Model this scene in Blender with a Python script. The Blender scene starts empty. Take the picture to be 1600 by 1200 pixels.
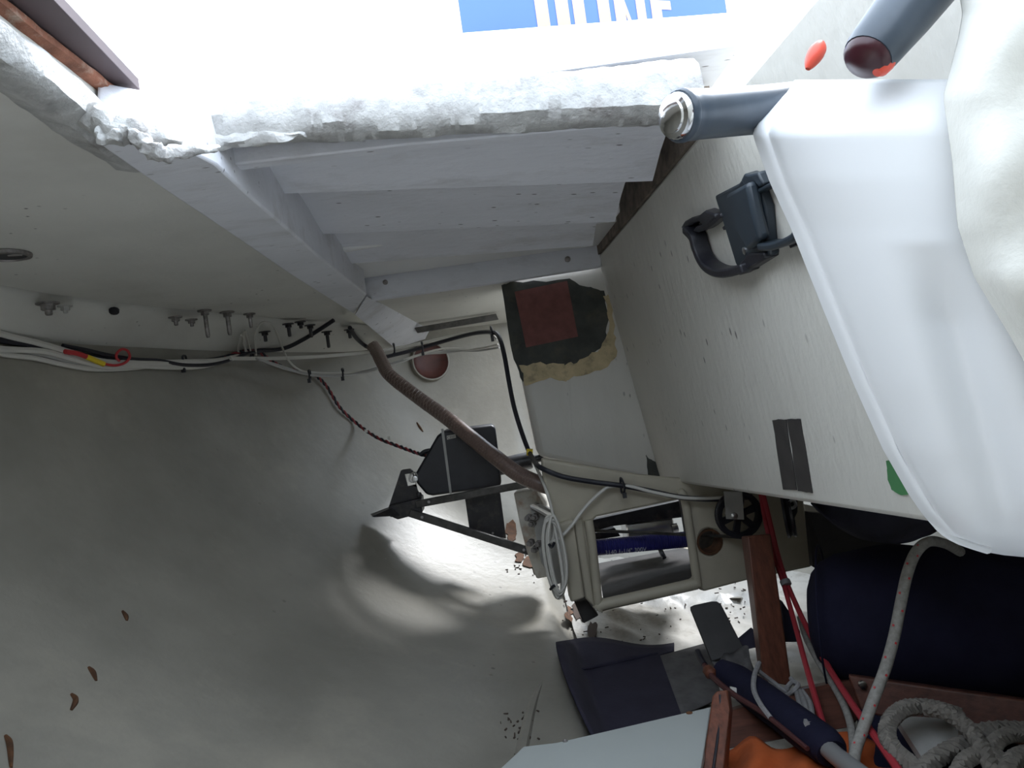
import bpy, bmesh, math, random
from mathutils import Vector, Matrix
from mathutils.bvhtree import BVHTree
from mathutils.geometry import tessellate_polygon
random.seed(7)
SC = bpy.context.scene
COL = SC.collection
# ------------------------------------------------------------------ camera, sky, exposure
ZO = 0.86                       # camera height over the keel line
ROLL = math.radians(8.0)
F = 1150.0                      # focal length in pixels of the 1600 x 1200 frame
CX, CY = 760.0, 610.0           # vanishing point of the boat's fore-and-aft lines
cr, sr = math.cos(ROLL), math.sin(ROLL)
cd = bpy.data.cameras.new('camera'); cam = bpy.data.objects.new('camera', cd); COL.objects.link(cam)
cd.sensor_width = 36.0; cd.lens = 36.0*F/1600.0
cd.shift_x = (800-CX)/1600.0; cd.shift_y = (CY-600)/1600.0
cd.clip_start = 0.02
cam.matrix_world = Matrix(((cr, sr, 0, 0), (0, 0, -1, 0), (-sr, cr, 0, ZO), (0, 0, 0, 1)))
SC.camera = cam
wd = bpy.data.worlds.new('world'); SC.world = wd; wd.use_nodes = True
wn = wd.node_tree.nodes; wl = wd.node_tree.links
bg = wn['Background']; bg.inputs['Color'].default_value = (0.75, 0.86, 1.0, 1); bg.inputs['Strength'].default_value = 1.0
vs = SC.view_settings
vs.view_transform = 'Standard'; vs.look = 'None'; vs.gamma = 1.0; vs.use_curve_mapping = False
vs.exposure = 2.2
def portal(name, loc, rot, sx, sy):
    l = bpy.data.lights.new(name, 'AREA'); l.shape = 'RECTANGLE'; l.size = sx; l.size_y = sy
    l.cycles.is_portal = True
    o = bpy.data.objects.new(name, l); COL.objects.link(o); o.location = loc; o.rotation_euler = rot
portal('locker_opening_portal', (-0.01, 0.50, ZO+0.455), (0, 0, 0), 0.84, 1.12)
portal('aft_hatch_portal', (0.845, 2.78, ZO+0.36), (0, 0, 0), 1.41, 0.64)

sl = bpy.data.lights.new('sun', 'SUN'); sl.energy = 1.3; sl.angle = math.radians(15); sl.color = (0.95, 0.97, 1.0)
so = bpy.data.objects.new('sun', sl); COL.objects.link(so); so.location = (1.5, 4, 4)
so.rotation_euler = Vector((-0.66, -0.54, -1.0)).to_track_quat('-Z', 'Y').to_euler()

# ------------------------------------------------------------------ geometry helpers (camera-relative metres)
V = Vector
def ray(px, py):
    u = (px-CX)/F; v = (CY-py)/F
    return V((u*cr+v*sr, 1.0, -u*sr+v*cr))
def W(px, py, y): return ray(px, py)*y
def WP(px, py, p0, n):
    d = ray(px, py); n = V(n); return d*(V(p0).dot(n)/d.dot(n))
def WZ(px, py, a, b):                        # on the plane z = a + b*y
    d = ray(px, py); return d*(a/(d.z-b))
def join(*gs):
    v, f = [], []
    for g in gs:
        k = len(v); v += list(g[0]); f += [tuple(i+k for i in q) for q in g[1]]
    return v, f
def box(c, size, ax=None):
    c = V(c); X, Y, Z = ax if ax else (V((1,0,0)), V((0,1,0)), V((0,0,1)))
    hx, hy, hz = size[0]/2, size[1]/2, size[2]/2
    v = [c+X*(hx*a)+Y*(hy*b)+Z*(hz*d) for d in (-1,1) for b in (-1,1) for a in (-1,1)]
    return v, [(0,2,3,1),(4,5,7,6),(0,1,5,4),(2,6,7,3),(0,4,6,2),(1,3,7,5)]
def hexa(a, b):                              # solid between two quads
    v = [V(p) for p in a]+[V(p) for p in b]; n = len(a)
    f = [tuple(range(n))[::-1], tuple(range(n, 2*n))]
    for i in range(n): j = (i+1) % n; f.append((i, j, n+j, n+i))
    return v, f
def prism(poly, vec):
    vec = V(vec); return hexa(poly, [V(p)+vec for p in poly])
def prism_hole(outer, holes, vec):
    loops = [[V(p) for p in outer]]+[[V(p) for p in h] for h in holes]
    flat = [p for l in loops for p in l]; n = len(flat); vec = V(vec)
    tris = tessellate_polygon(loops)
    v = flat+[p+vec for p in flat]
    f = [tuple(t) for t in tris]+[tuple(i+n for i in reversed(t)) for t in tris]
    k = 0
    for l in loops:
        m = len(l)
        for i in range(m):
            a, b = k+i, k+(i+1) % m; f.append((a, b, b+n, a+n))
        k += m
    return v, f
def spline(pts, res=6, closed=False):
    p = [V(q) for q in pts]; n = len(p)
    if n < 3 and not closed: return p
    out = []
    rng = n if closed else n-1
    for i in range(rng):
        if closed: a, b, c, d = p[(i-1) % n], p[i], p[(i+1) % n], p[(i+2) % n]
        else:
            b, c = p[i], p[i+1]
            a = p[i-1] if i > 0 else b*2-c
            d = p[i+2] if i+2 < n else c*2-b
        for k in range(res):
            t = k/res
            out.append(0.5*((2*b)+(c-a)*t+(2*a-5*b+4*c-d)*t*t+(3*b-a-3*c+d)*t**3))
    if not closed: out.append(p[-1])
    return out
def tube(pts, r, n=8, res=6, closed=False, raw=False, flat=None):
    p = [V(q) for q in pts] if raw else spline(pts, res, closed)
    m = len(p); v, f = [], []
    N = None
    for i in range(m):
        if closed: t = p[(i+1) % m]-p[i-1]
        else: t = p[min(i+1, m-1)]-p[max(i-1, 0)]
        if t.length < 1e-9: t = V((0,1,0))
        t.normalize()
        if N is None:
            N = t.orthogonal().normalized()
        else:
            N = N-t*N.dot(t)
            N = N.normalized() if N.length > 1e-6 else t.orthogonal().normalized()
        B = t.cross(N)
        if callable(r): rr = r(i/(m-1))
        elif isinstance(r, (list, tuple)):
            s = i/(m-1)*(len(r)-1); k = min(int(s), len(r)-2); rr = r[k]+(r[k+1]-r[k])*(s-k)
        else: rr = r
        for k in range(n):
            a = 2*math.pi*k/n; v.append(p[i]+(N*math.cos(a)+B*math.sin(a))*rr)
    for i in range(m if closed else m-1):
        j = (i+1) % m
        for k in range(n):
            l = (k+1) % n; f.append((i*n+k, i*n+l, j*n+l, j*n+k))
    if not closed:
        f.append(tuple(range(n))[::-1]); f.append(tuple(range((m-1)*n, m*n)))
    return v, f
def helix(pts, off, r, turns, ph=0, n=6, res=10):
    p = spline(pts, res); m = len(p); out = []; N = None
    for i in range(m):
        t = (p[min(i+1, m-1)]-p[max(i-1, 0)]).normalized()
        if N is None: N = t.orthogonal().normalized()
        else: N = (N-t*N.dot(t)).normalized()
        B = t.cross(N); a = ph+turns*2*math.pi*i/(m-1)
        out.append(p[i]+(N*math.cos(a)+B*math.sin(a))*off)
    return tube(out, r, n, raw=True)
def lathe(p0, axis, prof, n=20, caps=True):
    p0 = V(p0); a = V(axis).normalized(); N = a.orthogonal().normalized(); B = a.cross(N)
    v, f = [], []; m = len(prof)
    for d, r in prof:
        for k in range(n):
            t = 2*math.pi*k/n; v.append(p0+a*d+(N*math.cos(t)+B*math.sin(t))*r)
    for i in range(m-1):
        for k in range(n):
            l = (k+1) % n; f.append((i*n+k, i*n+l, (i+1)*n+l, (i+1)*n+k))
    if caps: f.append(tuple(range(n))[::-1]); f.append(tuple(range((m-1)*n, m*n)))
    return v, f
def grid(fn, nu, nv):
    v = [V(fn(i/(nu-1), j/(nv-1))) for j in range(nv) for i in range(nu)]
    f = [(j*nu+i, j*nu+i+1, (j+1)*nu+i+1, (j+1)*nu+i) for j in range(nv-1) for i in range(nu-1)]
    return v, f
def ragged(poly, amp, sub=6, rnd=random):
    out = []
    n = len(poly)
    for i in range(n):
        a, b = V((*poly[i], 0)), V((*poly[(i+1) % n], 0))
        for k in range(sub):
            q = a.lerp(b, k/sub); out.append((q.x+rnd.uniform(-amp, amp), q.y+rnd.uniform(-amp, amp)))
    return out
def text_geo(s, org, right, up, size, depth=0.0006, bold=0.0):
    c = bpy.data.curves.new('txt', 'FONT'); c.body = s; c.size = 1.0; c.extrude = 0; c.offset = bold; c.resolution_u = 3
    o = bpy.data.objects.new('txt', c); COL.objects.link(o)
    dg = bpy.context.evaluated_depsgraph_get(); me = o.evaluated_get(dg).to_mesh()
    v0 = [x.co.copy() for x in me.vertices]; f0 = [tuple(p.vertices) for p in me.polygons]
    o.evaluated_get(dg).to_mesh_clear(); bpy.data.objects.remove(o); bpy.data.curves.remove(c)
    R = V(right).normalized()*size; U = V(up).normalized()*size
    return [V(org)+R*q.x+U*q.y for q in v0], f0

# ------------------------------------------------------------------ object helpers
ROOTS = []
def mk(name, g, mat, parent=None, smooth=True, bevel=0, solid=0, subsurf=0, ang=40, kind=None, label=None):
    me = bpy.data.meshes.new(name)
    me.from_pydata([(p[0], p[1], p[2]+ZO) for p in g[0]], [], g[1]); me.validate(); me.update()
    bm = bmesh.new(); bm.from_mesh(me); bmesh.ops.recalc_face_normals(bm, faces=bm.faces); bm.to_mesh(me); bm.free()
    if smooth:
        me.shade_smooth()
        if ang: me.set_sharp_from_angle(angle=math.radians(ang))
    o = bpy.data.objects.new(name, me); COL.objects.link(o)
    me.materials.append(mat)
    if solid:
        s = o.modifiers.new('solid', 'SOLIDIFY'); s.thickness = solid; s.offset = 0
    if bevel:
        b = o.modifiers.new('bevel', 'BEVEL'); b.width = bevel; b.segments = 2; b.limit_method = 'ANGLE'; b.angle_limit = math.radians(35)
        b.harden_normals = False
    if subsurf:
        b = o.modifiers.new('sub', 'SUBSURF'); b.levels = subsurf; b.render_levels = subsurf
    if parent is not None: o.parent = parent
    if kind: o['kind'] = kind
    if label: o['label'] = label
    return o
def thing(name, label, cat, group=None):
    o = bpy.data.objects.new(name, None); COL.objects.link(o); o.empty_display_size = 0.02
    o['label'] = label; o['category'] = cat
    if group: o['group'] = group
    ROOTS.append(o); return o
def single(name, label, cat, g, mat, group=None, **k):
    o = mk(name, g, mat, **k); o['label'] = label; o['category'] = cat
    if group: o['group'] = group
    ROOTS.append(o); return o
def struct(name, g, mat, parent=None, **k):
    o = mk(name, g, mat, parent, **k)
    if parent is None: o['kind'] = 'structure'
    return o
def settle():                                # put every thing's origin at its base
    bpy.context.view_layer.update()
    for r in ROOTS:
        objs = [r]+list(r.children_recursive); pts = [v.co for o in objs if o.type == 'MESH' for v in o.data.vertices]
        lo = V((min(p.x for p in pts), min(p.y for p in pts), min(p.z for p in pts))); hi = V((max(p.x for p in pts), max(p.y for p in pts), max(p.z for p in pts)))
        base = V(((lo.x+hi.x)/2, (lo.y+hi.y)/2, lo.z))
        for o in objs:
            if o.type == 'MESH': o.data.transform(Matrix.Translation(-base))
        r.location = base

# ------------------------------------------------------------------ materials
def mat(name, col, rough=0.5, metal=0.0, mott=0.0, mscale=6, dirt=None, dirt_amt=0.0, dscale=3, speck=0.0, sscale=55, bump=0.0, bscale=40, spec=0.5, stretch=None):
    m = bpy.data.materials.new(name); m.use_nodes = True
    nt = m.node_tree; N = nt.nodes; L = nt.links
    b = N['Principled BSDF']; b.inputs['Roughness'].default_value = rough; b.inputs['Metallic'].default_value = metal
    b.inputs['Specular IOR Level'].default_value = spec
    c4 = (*col, 1)
    b.inputs['Base Color'].default_value = c4
    if not (mott or dirt_amt or speck or bump): return m
    tc = N.new('ShaderNodeTexCoord'); vec = tc.outputs['Object']
    if stretch:
        mp = N.new('ShaderNodeMapping'); mp.inputs['Scale'].default_value = stretch; L.new(vec, mp.inputs['Vector']); vec = mp.outputs['Vector']
    cur = None
    def noise(scale, detail=4, rgh=0.6):
        n = N.new('ShaderNodeTexNoise'); n.inputs['Scale'].default_value = scale; n.inputs['Detail'].default_value = detail
        n.inputs['Roughness'].default_value = rgh; L.new(vec, n.inputs['Vector']); return n.outputs['Fac']
    def ramp(src, a, b_):
        r = N.new('ShaderNodeMapRange'); r.inputs['From Min'].default_value = a; r.inputs['From Max'].default_value = b_
        L.new(src, r.inputs['Value']); return r.outputs['Result']
    def mixc(fac, A, B):
        x = N.new('ShaderNodeMix'); x.data_type = 'RGBA'
        L.new(fac, x.inputs['Factor'])
        for s, val in ((x.inputs['A'], A), (x.inputs['B'], B)):
            if hasattr(val, 'is_output'): L.new(val, s)
            else: s.default_value = (*val, 1)
        return x.outputs['Result']
    def mul(a, k):
        x = N.new('ShaderNodeMath'); x.operation = 'MULTIPLY'
        L.new(a, x.inputs[0])
        if hasattr(k, 'is_output'): L.new(k, x.inputs[1])
        else: x.inputs[1].default_value = k
        return x.outputs[0]
    cur = col
    if mott:
        cur = mixc(ramp(noise(mscale), 0.35, 0.68), tuple(min(1, c*(1+mott*0.4)) for c in col), tuple(c*(1-mott) for c in col))
    if dirt_amt:
        cur = mixc(mul(ramp(noise(dscale, 6, 0.7), 0.52, 0.72), dirt_amt), cur, dirt)
    if speck:
        vo = N.new('ShaderNodeTexVoronoi'); vo.inputs['Scale'].default_value = sscale
        L.new(vec, vo.inputs['Vector'])
        near = ramp(vo.outputs['Distance'], 0.17, 0.10)
        patch = ramp(noise(2.6, 2), 0.60-0.14*speck, 0.74-0.14*speck)
        sx = N.new('ShaderNodeSeparateColor'); L.new(vo.outputs['Color'], sx.inputs['Color'])
        some = ramp(sx.outputs[0], 0.55, 0.62)
        cur = mixc(mul(mul(mul(near, patch), some), 0.8), cur, (0.06, 0.05, 0.045))
    if hasattr(cur, 'is_output'): L.new(cur, b.inputs['Base Color'])
    if bump:
        bp = N.new('ShaderNodeBump'); bp.inputs['Strength'].default_value = bump; bp.inputs['Distance'].default_value = 0.004
        L.new(noise(bscale, 5, 0.6), bp.inputs['Height']); L.new(bp.outputs['Normal'], b.inputs['Normal'])
    return m
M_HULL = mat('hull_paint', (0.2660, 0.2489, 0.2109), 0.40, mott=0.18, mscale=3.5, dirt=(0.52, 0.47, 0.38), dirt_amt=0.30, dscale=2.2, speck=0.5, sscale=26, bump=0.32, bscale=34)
M_DECK = mat('deck_underside_brightened', (0.6768, 0.6627, 0.6157), 0.6, mott=0.10, mscale=3, dirt=(0.5, 0.46, 0.4), dirt_amt=0.25, speck=1.0, sscale=42, bump=0.3, bscale=50)  # hull's own paint, lightened to stand in for light on the ceilings
M_SEAT = mat('seat_underside_brightened', (0.78, 0.785, 0.83), 0.55, mott=0.08, mscale=4, dirt=(0.42, 0.40, 0.38), dirt_amt=0.45, dscale=7, speck=1.3, sscale=48, bump=0.35, bscale=60, stretch=(0.5, 1.6, 1))  # same paint, skylight from the opening put in as a lighter bluish colour
M_WALL = mat('cockpit_wall_paint', (0.6528, 0.6336, 0.5760), 0.5, mott=0.07, mscale=4, dirt=(0.60, 0.55, 0.47), dirt_amt=0.25, dscale=4, speck=1.25, sscale=40, bump=0.55, bscale=45, stretch=(1, 1, 0.45))
M_CREAM = mat('cream_moulding', (0.45, 0.41, 0.32), 0.5, mott=0.08, mscale=9, dirt=(0.35, 0.30, 0.24), dirt_amt=0.35, dscale=8, bump=0.15)
M_FLOOR = mat('bilge_paint', (0.50, 0.48, 0.44), 0.3, mott=0.12, mscale=6, dirt=(0.20, 0.17, 0.13), dirt_amt=0.7, dscale=9, speck=0.9, sscale=50, bump=0.7, bscale=22)
M_RIM = mat('torn_laminate_edge', (0.48, 0.475, 0.46), 0.6, mott=0.25, mscale=30, dirt=(0.20, 0.18, 0.17), dirt_amt=0.9, dscale=13, bump=0.9, bscale=90)
M_GEL = mat('white_gelcoat', (0.86, 0.86, 0.85), 0.3)
M_RAW = mat('bare_shaded_wood', (0.20, 0.16, 0.13), 0.8, mott=0.5, mscale=25, bump=0.5, bscale=60)  # bare wood with the shade of the gaps in its colour
M_DARK = mat('dark_void', (0.03, 0.03, 0.035), 0.8)

# ------------------------------------------------------------------ the boat's shell
def lerp(a, b, t): return a+(b-a)*t
plan = spline([(-1.46,-0.75,0),(-1.40,-0.2,0),(-1.30,0.5,0),(-1.23,1.15,0),(-1.09,1.70,0),(-0.87,2.25,0),(-0.62,2.72,0),(-0.40,3.02,0),(-0.05,3.17,0),(0.35,3.22,0),(0.85,3.24,0)], 10)
def hull_pt(s, t):
    k = s*(len(plan)-1); i = min(int(k), len(plan)-2); P = plan[i].lerp(plan[i+1], k-i)
    a = max(0.0, min(1.0, (P.y-1.9)/1.0)); a = a*a*(3-2*a)
    B = V((0.80, lerp(P.y, 2.42, a), 0))
    zb = lerp(-0.80, -0.74, a); zs = 0.40-0.05*P.y+0.10
    th = t*math.pi/2
    e1 = lerp(0.80, 0.95, a); e2 = lerp(1.0, 0.92, a)
    q = B+(P-B)*(max(0, math.cos(th))**e1)
    st = max(0.0, min(1.0, (q.x-0.10)/0.06)); st = st*st*(3-2*st)
    return V((q.x, q.y, zs-(zs-zb)*(math.sin(th)**e2)-0.06*st))
hg = grid(hull_pt, 150, 160)
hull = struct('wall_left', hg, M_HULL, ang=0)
bvh = BVHTree.FromPolygons([tuple(p) for p in hg[0]], hg[1])
def floor_pt(i, j):
    x = lerp(0.165, 1.25, i); y = lerp(1.45, 2.75, j)
    loc = bvh.ray_cast(V((x, y, 0.0)), V((0, 0, -1)))[0]
    z = loc.z if loc is not None else -0.8
    return V((x, y, z+0.014+0.006*math.sin(x*31+y*17)*math.sin(y*23-x*11)+0.004*math.sin(x*67+y*41)))
struct('floor', box((0.15,0.12,-0.64),(1.9,1.70,0.03)), M_GEL)  # unseen white panel added below the frame to bounce light onto the ceilings
struct('floor', grid(floor_pt, 60, 60), M_FLOOR, ang=0)
def WH(px, py, off=0.0):
    d = ray(px, py).normalized(); loc, nor, i, dist = bvh.ray_cast(V((0,0,0)), d)
    if loc is None: return W(px, py, 2.0)
    if nor.dot(d) > 0: nor = -nor
    return loc+nor*off
# starboard half of the hull, only closing the space
sg = ([V((1.6-p.x, p.y, p.z)) for p in hg[0]], hg[1])
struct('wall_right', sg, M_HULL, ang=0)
struct('wall_front', prism([(-1.6,-0.72,-0.9),(3.2,-0.72,-0.9),(3.2,-0.72,0.6),(-1.6,-0.72,0.6)], (0,-0.03,0)), M_DECK)
DA, DB = 0.44, -0.05
def dk(x, y, dz=0): return V((x, y, DA+DB*y+dz))
def slab(x0, x1, y0, y1, lo=0.0, th=0.03): return hexa([dk(x0,y0,lo),dk(x1,y0,lo),dk(x1,y1,lo),dk(x0,y1,lo)], [dk(x0,y0,lo+th),dk(x1,y0,lo+th),dk(x1,y1,lo+th),dk(x0,y1,lo+th)])
struct('ceiling', slab(-1.7, -0.445, -0.75, 3.4, 0.035), M_DECK)               # deck proper
liner_edge = [(-160,428),(0,447),(80,461),(160,471),(240,480),(320,488),(415,496),(500,507),(577,519)]
lin = [WZ(p[0],p[1],DA,DB) for p in liner_edge]
inner = [WZ(p[0],p[1],DA,DB) for p in ((590,495),(520,460),(352,345),(205,245))]
lin = [dk(-1.36,-0.7), dk(-1.30,0.4)]+lin+inner+[dk(-0.445,0.96), dk(-0.445,-0.7)]
struct('ceiling', prism_hole(lin, [], (0,0,0.03)), M_DECK, bevel=0.006)           # side deck liner
struct('ceiling', slab(-0.445, 0.42, -0.75, -0.05), M_DECK)
struct('ceiling', slab(1.25, 3.4, -0.75, 2.46), M_DECK)
struct('ceiling', slab(1.55, 3.4, 2.46, 3.4), M_DECK)
struct('wall_right', box((1.30,0.6,-0.45),(0.03,2.6,0.8)), M_WALL)  # baffle added below the sole to darken the background at right
struct('ceiling', slab(-0.445, 0.14, 2.28, 3.4), M_DECK)
struct('ceiling', slab(0.14, 1.55, 3.10, 3.4), M_DECK)
flA = [(-160,424),(0,442),(80,455),(160,465),(240,475),(320,483),(415,490),(500,494),(577,500),(640,505)]
flB = [(-160,515),(0,528),(80,533),(160,538),(240,542),(320,546),(415,548),(500,549),(577,545),(640,540)]
def flange():
    v, f = [], []
    for i, (a, b) in enumerate(zip(flA, flB)):
        B = WH(*b, 0.004); A = WZ(a[0], a[1], DA+0.012, DB)
        v += [A, A.lerp(B, 0.5)+V((0.0,0,0.008)), B, B+V((-0.02,0.02,-0.012))]
        if i:
            k = i*4
            for j in range(3): f.append((k-4+j, k+j, k+j+1, k-3+j))
    return v, f
struct('trim_2', flange(), M_DECK, solid=0.004)
# cockpit side wall, sole, aft step of the well
P_WALL0 = V((0.40, 0, 0.37)); N_WALL = V((1, 0, 0.137))
def wallx(z): return 0.40+0.137*(0.37-z)
def WW(px, py, off=0.0): return WP(px, py, P_WALL0-N_WALL.normalized()*off, N_WALL)
zt = 0.40
def solez(y): return -0.145-0.09*y
wv = [V((wallx(z), y, z)) for (y, z) in ((-0.7, 0.365), (2.30, 0.365), (2.30, solez(2.30)), (-0.7, solez(-0.7)))]
wall = struct('wall_right', prism(wv, (0.025, 0, 0)), M_WALL, bevel=0.008)
struct('ceiling', hexa([V((0.50,-0.7,solez(-0.7))),V((1.30,-0.7,solez(-0.7))),V((1.30,2.3,solez(2.3))),V((0.50,2.3,solez(2.3)))],[V((0.50,-0.7,solez(-0.7)+.03)),V((1.30,-0.7,solez(-0.7)+.03)),V((1.30,2.3,solez(2.3)+.03)),V((0.50,2.3,solez(2.3)+.03))]), M_WALL)
struct('wall_right', prism([(1.27,-0.7,0.45),(1.27,2.46,0.33),(1.27,2.46,-0.40),(1.27,-0.7,-0.09)], (0.03,0,0)), M_WALL)
# seat underside: carlin, boards, aft beam
bl = [dk(-0.475,-0.7), dk(-0.475,0.9), WZ(165,213,DA,DB), WZ(352,350,DA,DB), WZ(553,491,DA,DB)]
br_ = [(300,238),(400,320),(494,397),(573,461)]
def beam():
    L0 = [WZ(p[0],p[1],DA-0.02,DB) for p in ((150,222),(168,236),(255,296),(352,360),(455,430),(553,491))]
    R0 = [WZ(p[0],p[1],DA-0.02,DB) for p in ((270,222),(340,259),(400,315),(450,358),(500,402),(573,461))]
    v, f = [], []
    for a, b in zip(L0, R0): h = V((0,0,(0.470-0.012*a.y-min(a.z, b.z)) if v else 0.006)); v += [a, b, b+h, a+h]
    for i in range(5):
        for k in range(4): l = (k+1) % 4; f.append((i*4+k, i*4+l, i*4+4+l, i*4+4+k))
    f += [(0,1,2,3), (20,23,22,21)]
    return v, f
struct('trim_1', beam(), M_SEAT, bevel=0.006)
#STRUCT2
# carlin tail running down to the transom
struct('trim_3', hexa([W(553,491,2.28),W(573,461,2.2),W(590,470,2.3),W(575,500,2.4)], [W(618,545,3.0),W(632,520,3.0),W(680,500,3.1),W(665,530,3.1)]), M_SEAT, bevel=0.006)
# stepped boards under the seat, aft of the locker opening
lips = [((428,304),(1018,284),1.40), ((490,367),(960,347),1.68), ((539,413),(925,384),1.95)]
ceil_b = struct('ceiling', hexa([V((-0.40,1.10,0.458)),V((0.45,1.10,0.458)),V((0.45,2.32,0.435)),V((-0.5,2.32,0.435))],[V((-0.40,1.10,0.475)),V((0.45,1.10,0.475)),V((0.45,2.32,0.455)),V((-0.5,2.32,0.455))]), M_SEAT)
mk('board', prism([W(325,262,1.125),W(640,226,1.125),W(1078,187,1.125),W(1078,150,1.125),W(325,225,1.125)], (0,0.03,0)), M_SEAT, ceil_b, bevel=0.003)
prevy, prevz = 1.15, 0.395
for (l, r, y) in lips:
    A, B = W(*l, y), W(*r, y)
    n = 14; v, f = [], []
    for i in range(n+1):
        t = i/n; L = A.lerp(B, t)
        h = (y-prevy)
        sec = [V((L.x, prevy-0.01, L.z+0.050)), V((L.x, y-h*0.62, L.z+0.047)), V((L.x, y-h*0.36, L.z+0.030)), V((L.x, y-h*0.14, L.z+0.009)), V((L.x, y-0.008, L.z-0.001)), V((L.x, y+0.004, L.z+0.004)), V((L.x, y+0.006, L.z+0.075)), V((L.x, prevy-0.01, L.z+0.075))]
        v += sec
    m = 8
    for i in range(n):
        for k in range(m): j = (k+1) % m; f.append((i*m+k, i*m+j, (i+1)*m+j, (i+1)*m+k))
    f += [tuple(range(m)), tuple(range(n*m, n*m+m))[::-1]]
    mk('board', (v, f), M_SEAT, ceil_b)
    prevy, prevz = y, (A.z+B.z)/2
last = prism([W(572,471,2.26),W(752,446,2.26),W(940,417,2.26),W(940,330,2.26),W(515,345,2.26),W(545,476,2.26)], (0,0.025,0))
mk('board', last, M_SEAT, ceil_b, bevel=0.004)
# aft face where the well widens
TY = 2.30
tb = [W(782,425,TY),W(960,393,TY),V((1.32,TY,0.36)),V((1.32,TY,-0.40)),W(1050,759,TY),W(1000,748,TY),W(842,714,TY)]
tface = struct('wall_back', prism(tb, (0,0.10,0)), M_WALL, bevel=0.018)
# rough edge of the locker opening
def hsh(*a): return (math.sin(sum(x*k for x, k in zip(a, (127.1, 311.7, 74.7))))*43758.5453) % 1.0
def sm(x):
    i = math.floor(x); t = x-i; t = t*t*(3-2*t); return lerp(hsh(i, 1.3), hsh(i+1, 1.3), t)
def rough_edge(P, Q, sec, n, amp, sx, grow=0.0):
    P, Q = V(P), V(Q); ax = (Q-P); v, f = [], []; m = len(sec)
    for i in range(n+1):
        t = i/n; c = P+ax*t
        for k, (a, b) in enumerate(sec):
            if b > 0.02: b = b*(1+grow*t)
            d = (sm(t*n*0.06+k*17.3)-0.5)*amp+(sm(t*n*0.22+k*5.1)-0.5)*amp*0.5
            d2 = (sm(t*n*0.05+k*9.7+50)-0.5)*amp+(sm(t*n*0.25+k*3.7+80)-0.5)*amp*0.4
            v.append(c+V((a*sx[0]+d*sx[0], a*sx[1]+d*sx[1], b+d2)))
    for i in range(n):
        for k in range(m): j = (k+1) % m; f.append((i*m+k, i*m+j, (i+1)*m+j, (i+1)*m+k))
    f += [tuple(range(m)), tuple(range(n*m, n*m+m))[::-1]]
    return v, f
RL = W(232,222,1.06); RR = W(1100,176,1.06)
sec = [(0,0),(-0.012,0.012),(-0.014,0.028),(-0.006,0.046),(0.012,0.056),(0.05,0.058),(0.06,0.03),(0.05,0.004),(0.02,-0.006)]
struct('trim_4', rough_edge(RL, RR, sec, 260, 0.005, (0,1), 0.5), M_RIM)
secl = [(0,-0.004),(0.010,0.004),(0.012,0.022),(0.006,0.036),(-0.04,0.046),(-0.06,0.03),(-0.05,0.0),(-0.02,-0.008)]
trimL = struct('trim_4', rough_edge(dk(-0.436,-0.3,-0.004), dk(-0.432,1.05,-0.004), secl, 260, 0.006, (1,0)), M_RIM)
# outside: seat top is the deck slabs; coamings round the cockpit
struct('wall_left', prism([(-0.68,-0.7,0.47),(-0.68,1.95,0.40),(-0.72,1.95,0.92),(-0.72,-0.7,0.97)], (-0.05,0,0)), M_GEL, bevel=0.01)
ac = [W(250,104,1.86),W(725,49,1.86),W(1240,10,1.86),W(1500,-10,1.86)]
struct('wall_back', hexa([V((-0.70,1.86,0.40)),V((1.3,1.86,0.40)),V((1.3,1.86,ac[3].z)),V((ac[1].x,1.86,ac[1].z)),V((-0.70,1.86,ac[0].z))],[V((-0.70,1.92,0.40)),V((1.3,1.92,0.40)),V((1.3,1.92,ac[3].z)),V((ac[1].x,1.92,ac[1].z)),V((-0.70,1.92,ac[0].z))]), M_GEL, bevel=0.008)
struct('trim_7', tube([W(905,48,1.85),W(1100,30,1.85),W(1260,14,1.85)], 0.004, 6), M_GEL)
struct('floor', box((0.3,2.08,0.50),(2.0,0.32,0.22)), M_GEL)
struct('trim_5', box((0.415,1.75,0.405),(0.035,1.08,0.08)), M_RAW)  # filler of bare wood, darkened to read as shade in board-end gaps
#OBJ

# ================================================================== materials of the things
M_BLACK = mat('black_plastic', (0.018, 0.018, 0.024), 0.42, mott=0.3, mscale=20, bump=0.1, bscale=120)
M_BLACKM = mat('black_painted_steel', (0.022, 0.021, 0.024), 0.4, mott=0.5, mscale=25, dirt=(0.16, 0.13, 0.11), dirt_amt=0.4, dscale=30)
M_RAIL = mat('weathered_rail_steel', (0.10, 0.095, 0.09), 0.38, metal=0.5, mott=0.4, mscale=30, dirt=(0.03, 0.025, 0.02), dirt_amt=0.8, dscale=18)
M_CABW = mat('white_cable_jacket', (0.60, 0.58, 0.53), 0.5)
M_CABG = mat('grey_cable_jacket', (0.42, 0.41, 0.39), 0.5)
M_CABK = mat('black_cable_jacket', (0.015, 0.015, 0.022), 0.45)
M_RED = mat('red_wire', (0.50, 0.035, 0.04), 0.45)
M_DRED = mat('dull_red_wire', (0.24, 0.03, 0.035), 0.5)
M_YEL = mat('yellow_sleeve', (0.75, 0.55, 0.03), 0.45)
M_STEEL = mat('stainless_steel', (0.62, 0.62, 0.62), 0.28, metal=1.0)
M_DULL = mat('dull_bolt_steel', (0.30, 0.28, 0.27), 0.5, metal=0.7, mott=0.5, mscale=60)
M_PALE = mat('pale_grey_plate', (0.4250, 0.4165, 0.3910), 0.45, mott=0.15, mscale=20)
M_HOSE = mat('braided_brown_hose', (0.17, 0.115, 0.095), 0.35, mott=0.25, mscale=60)
M_BRAID = mat('hose_braid', (0.26, 0.20, 0.17), 0.4)
M_POLE = mat('dull_grey_pole', (0.20, 0.20, 0.20), 0.4)
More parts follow.
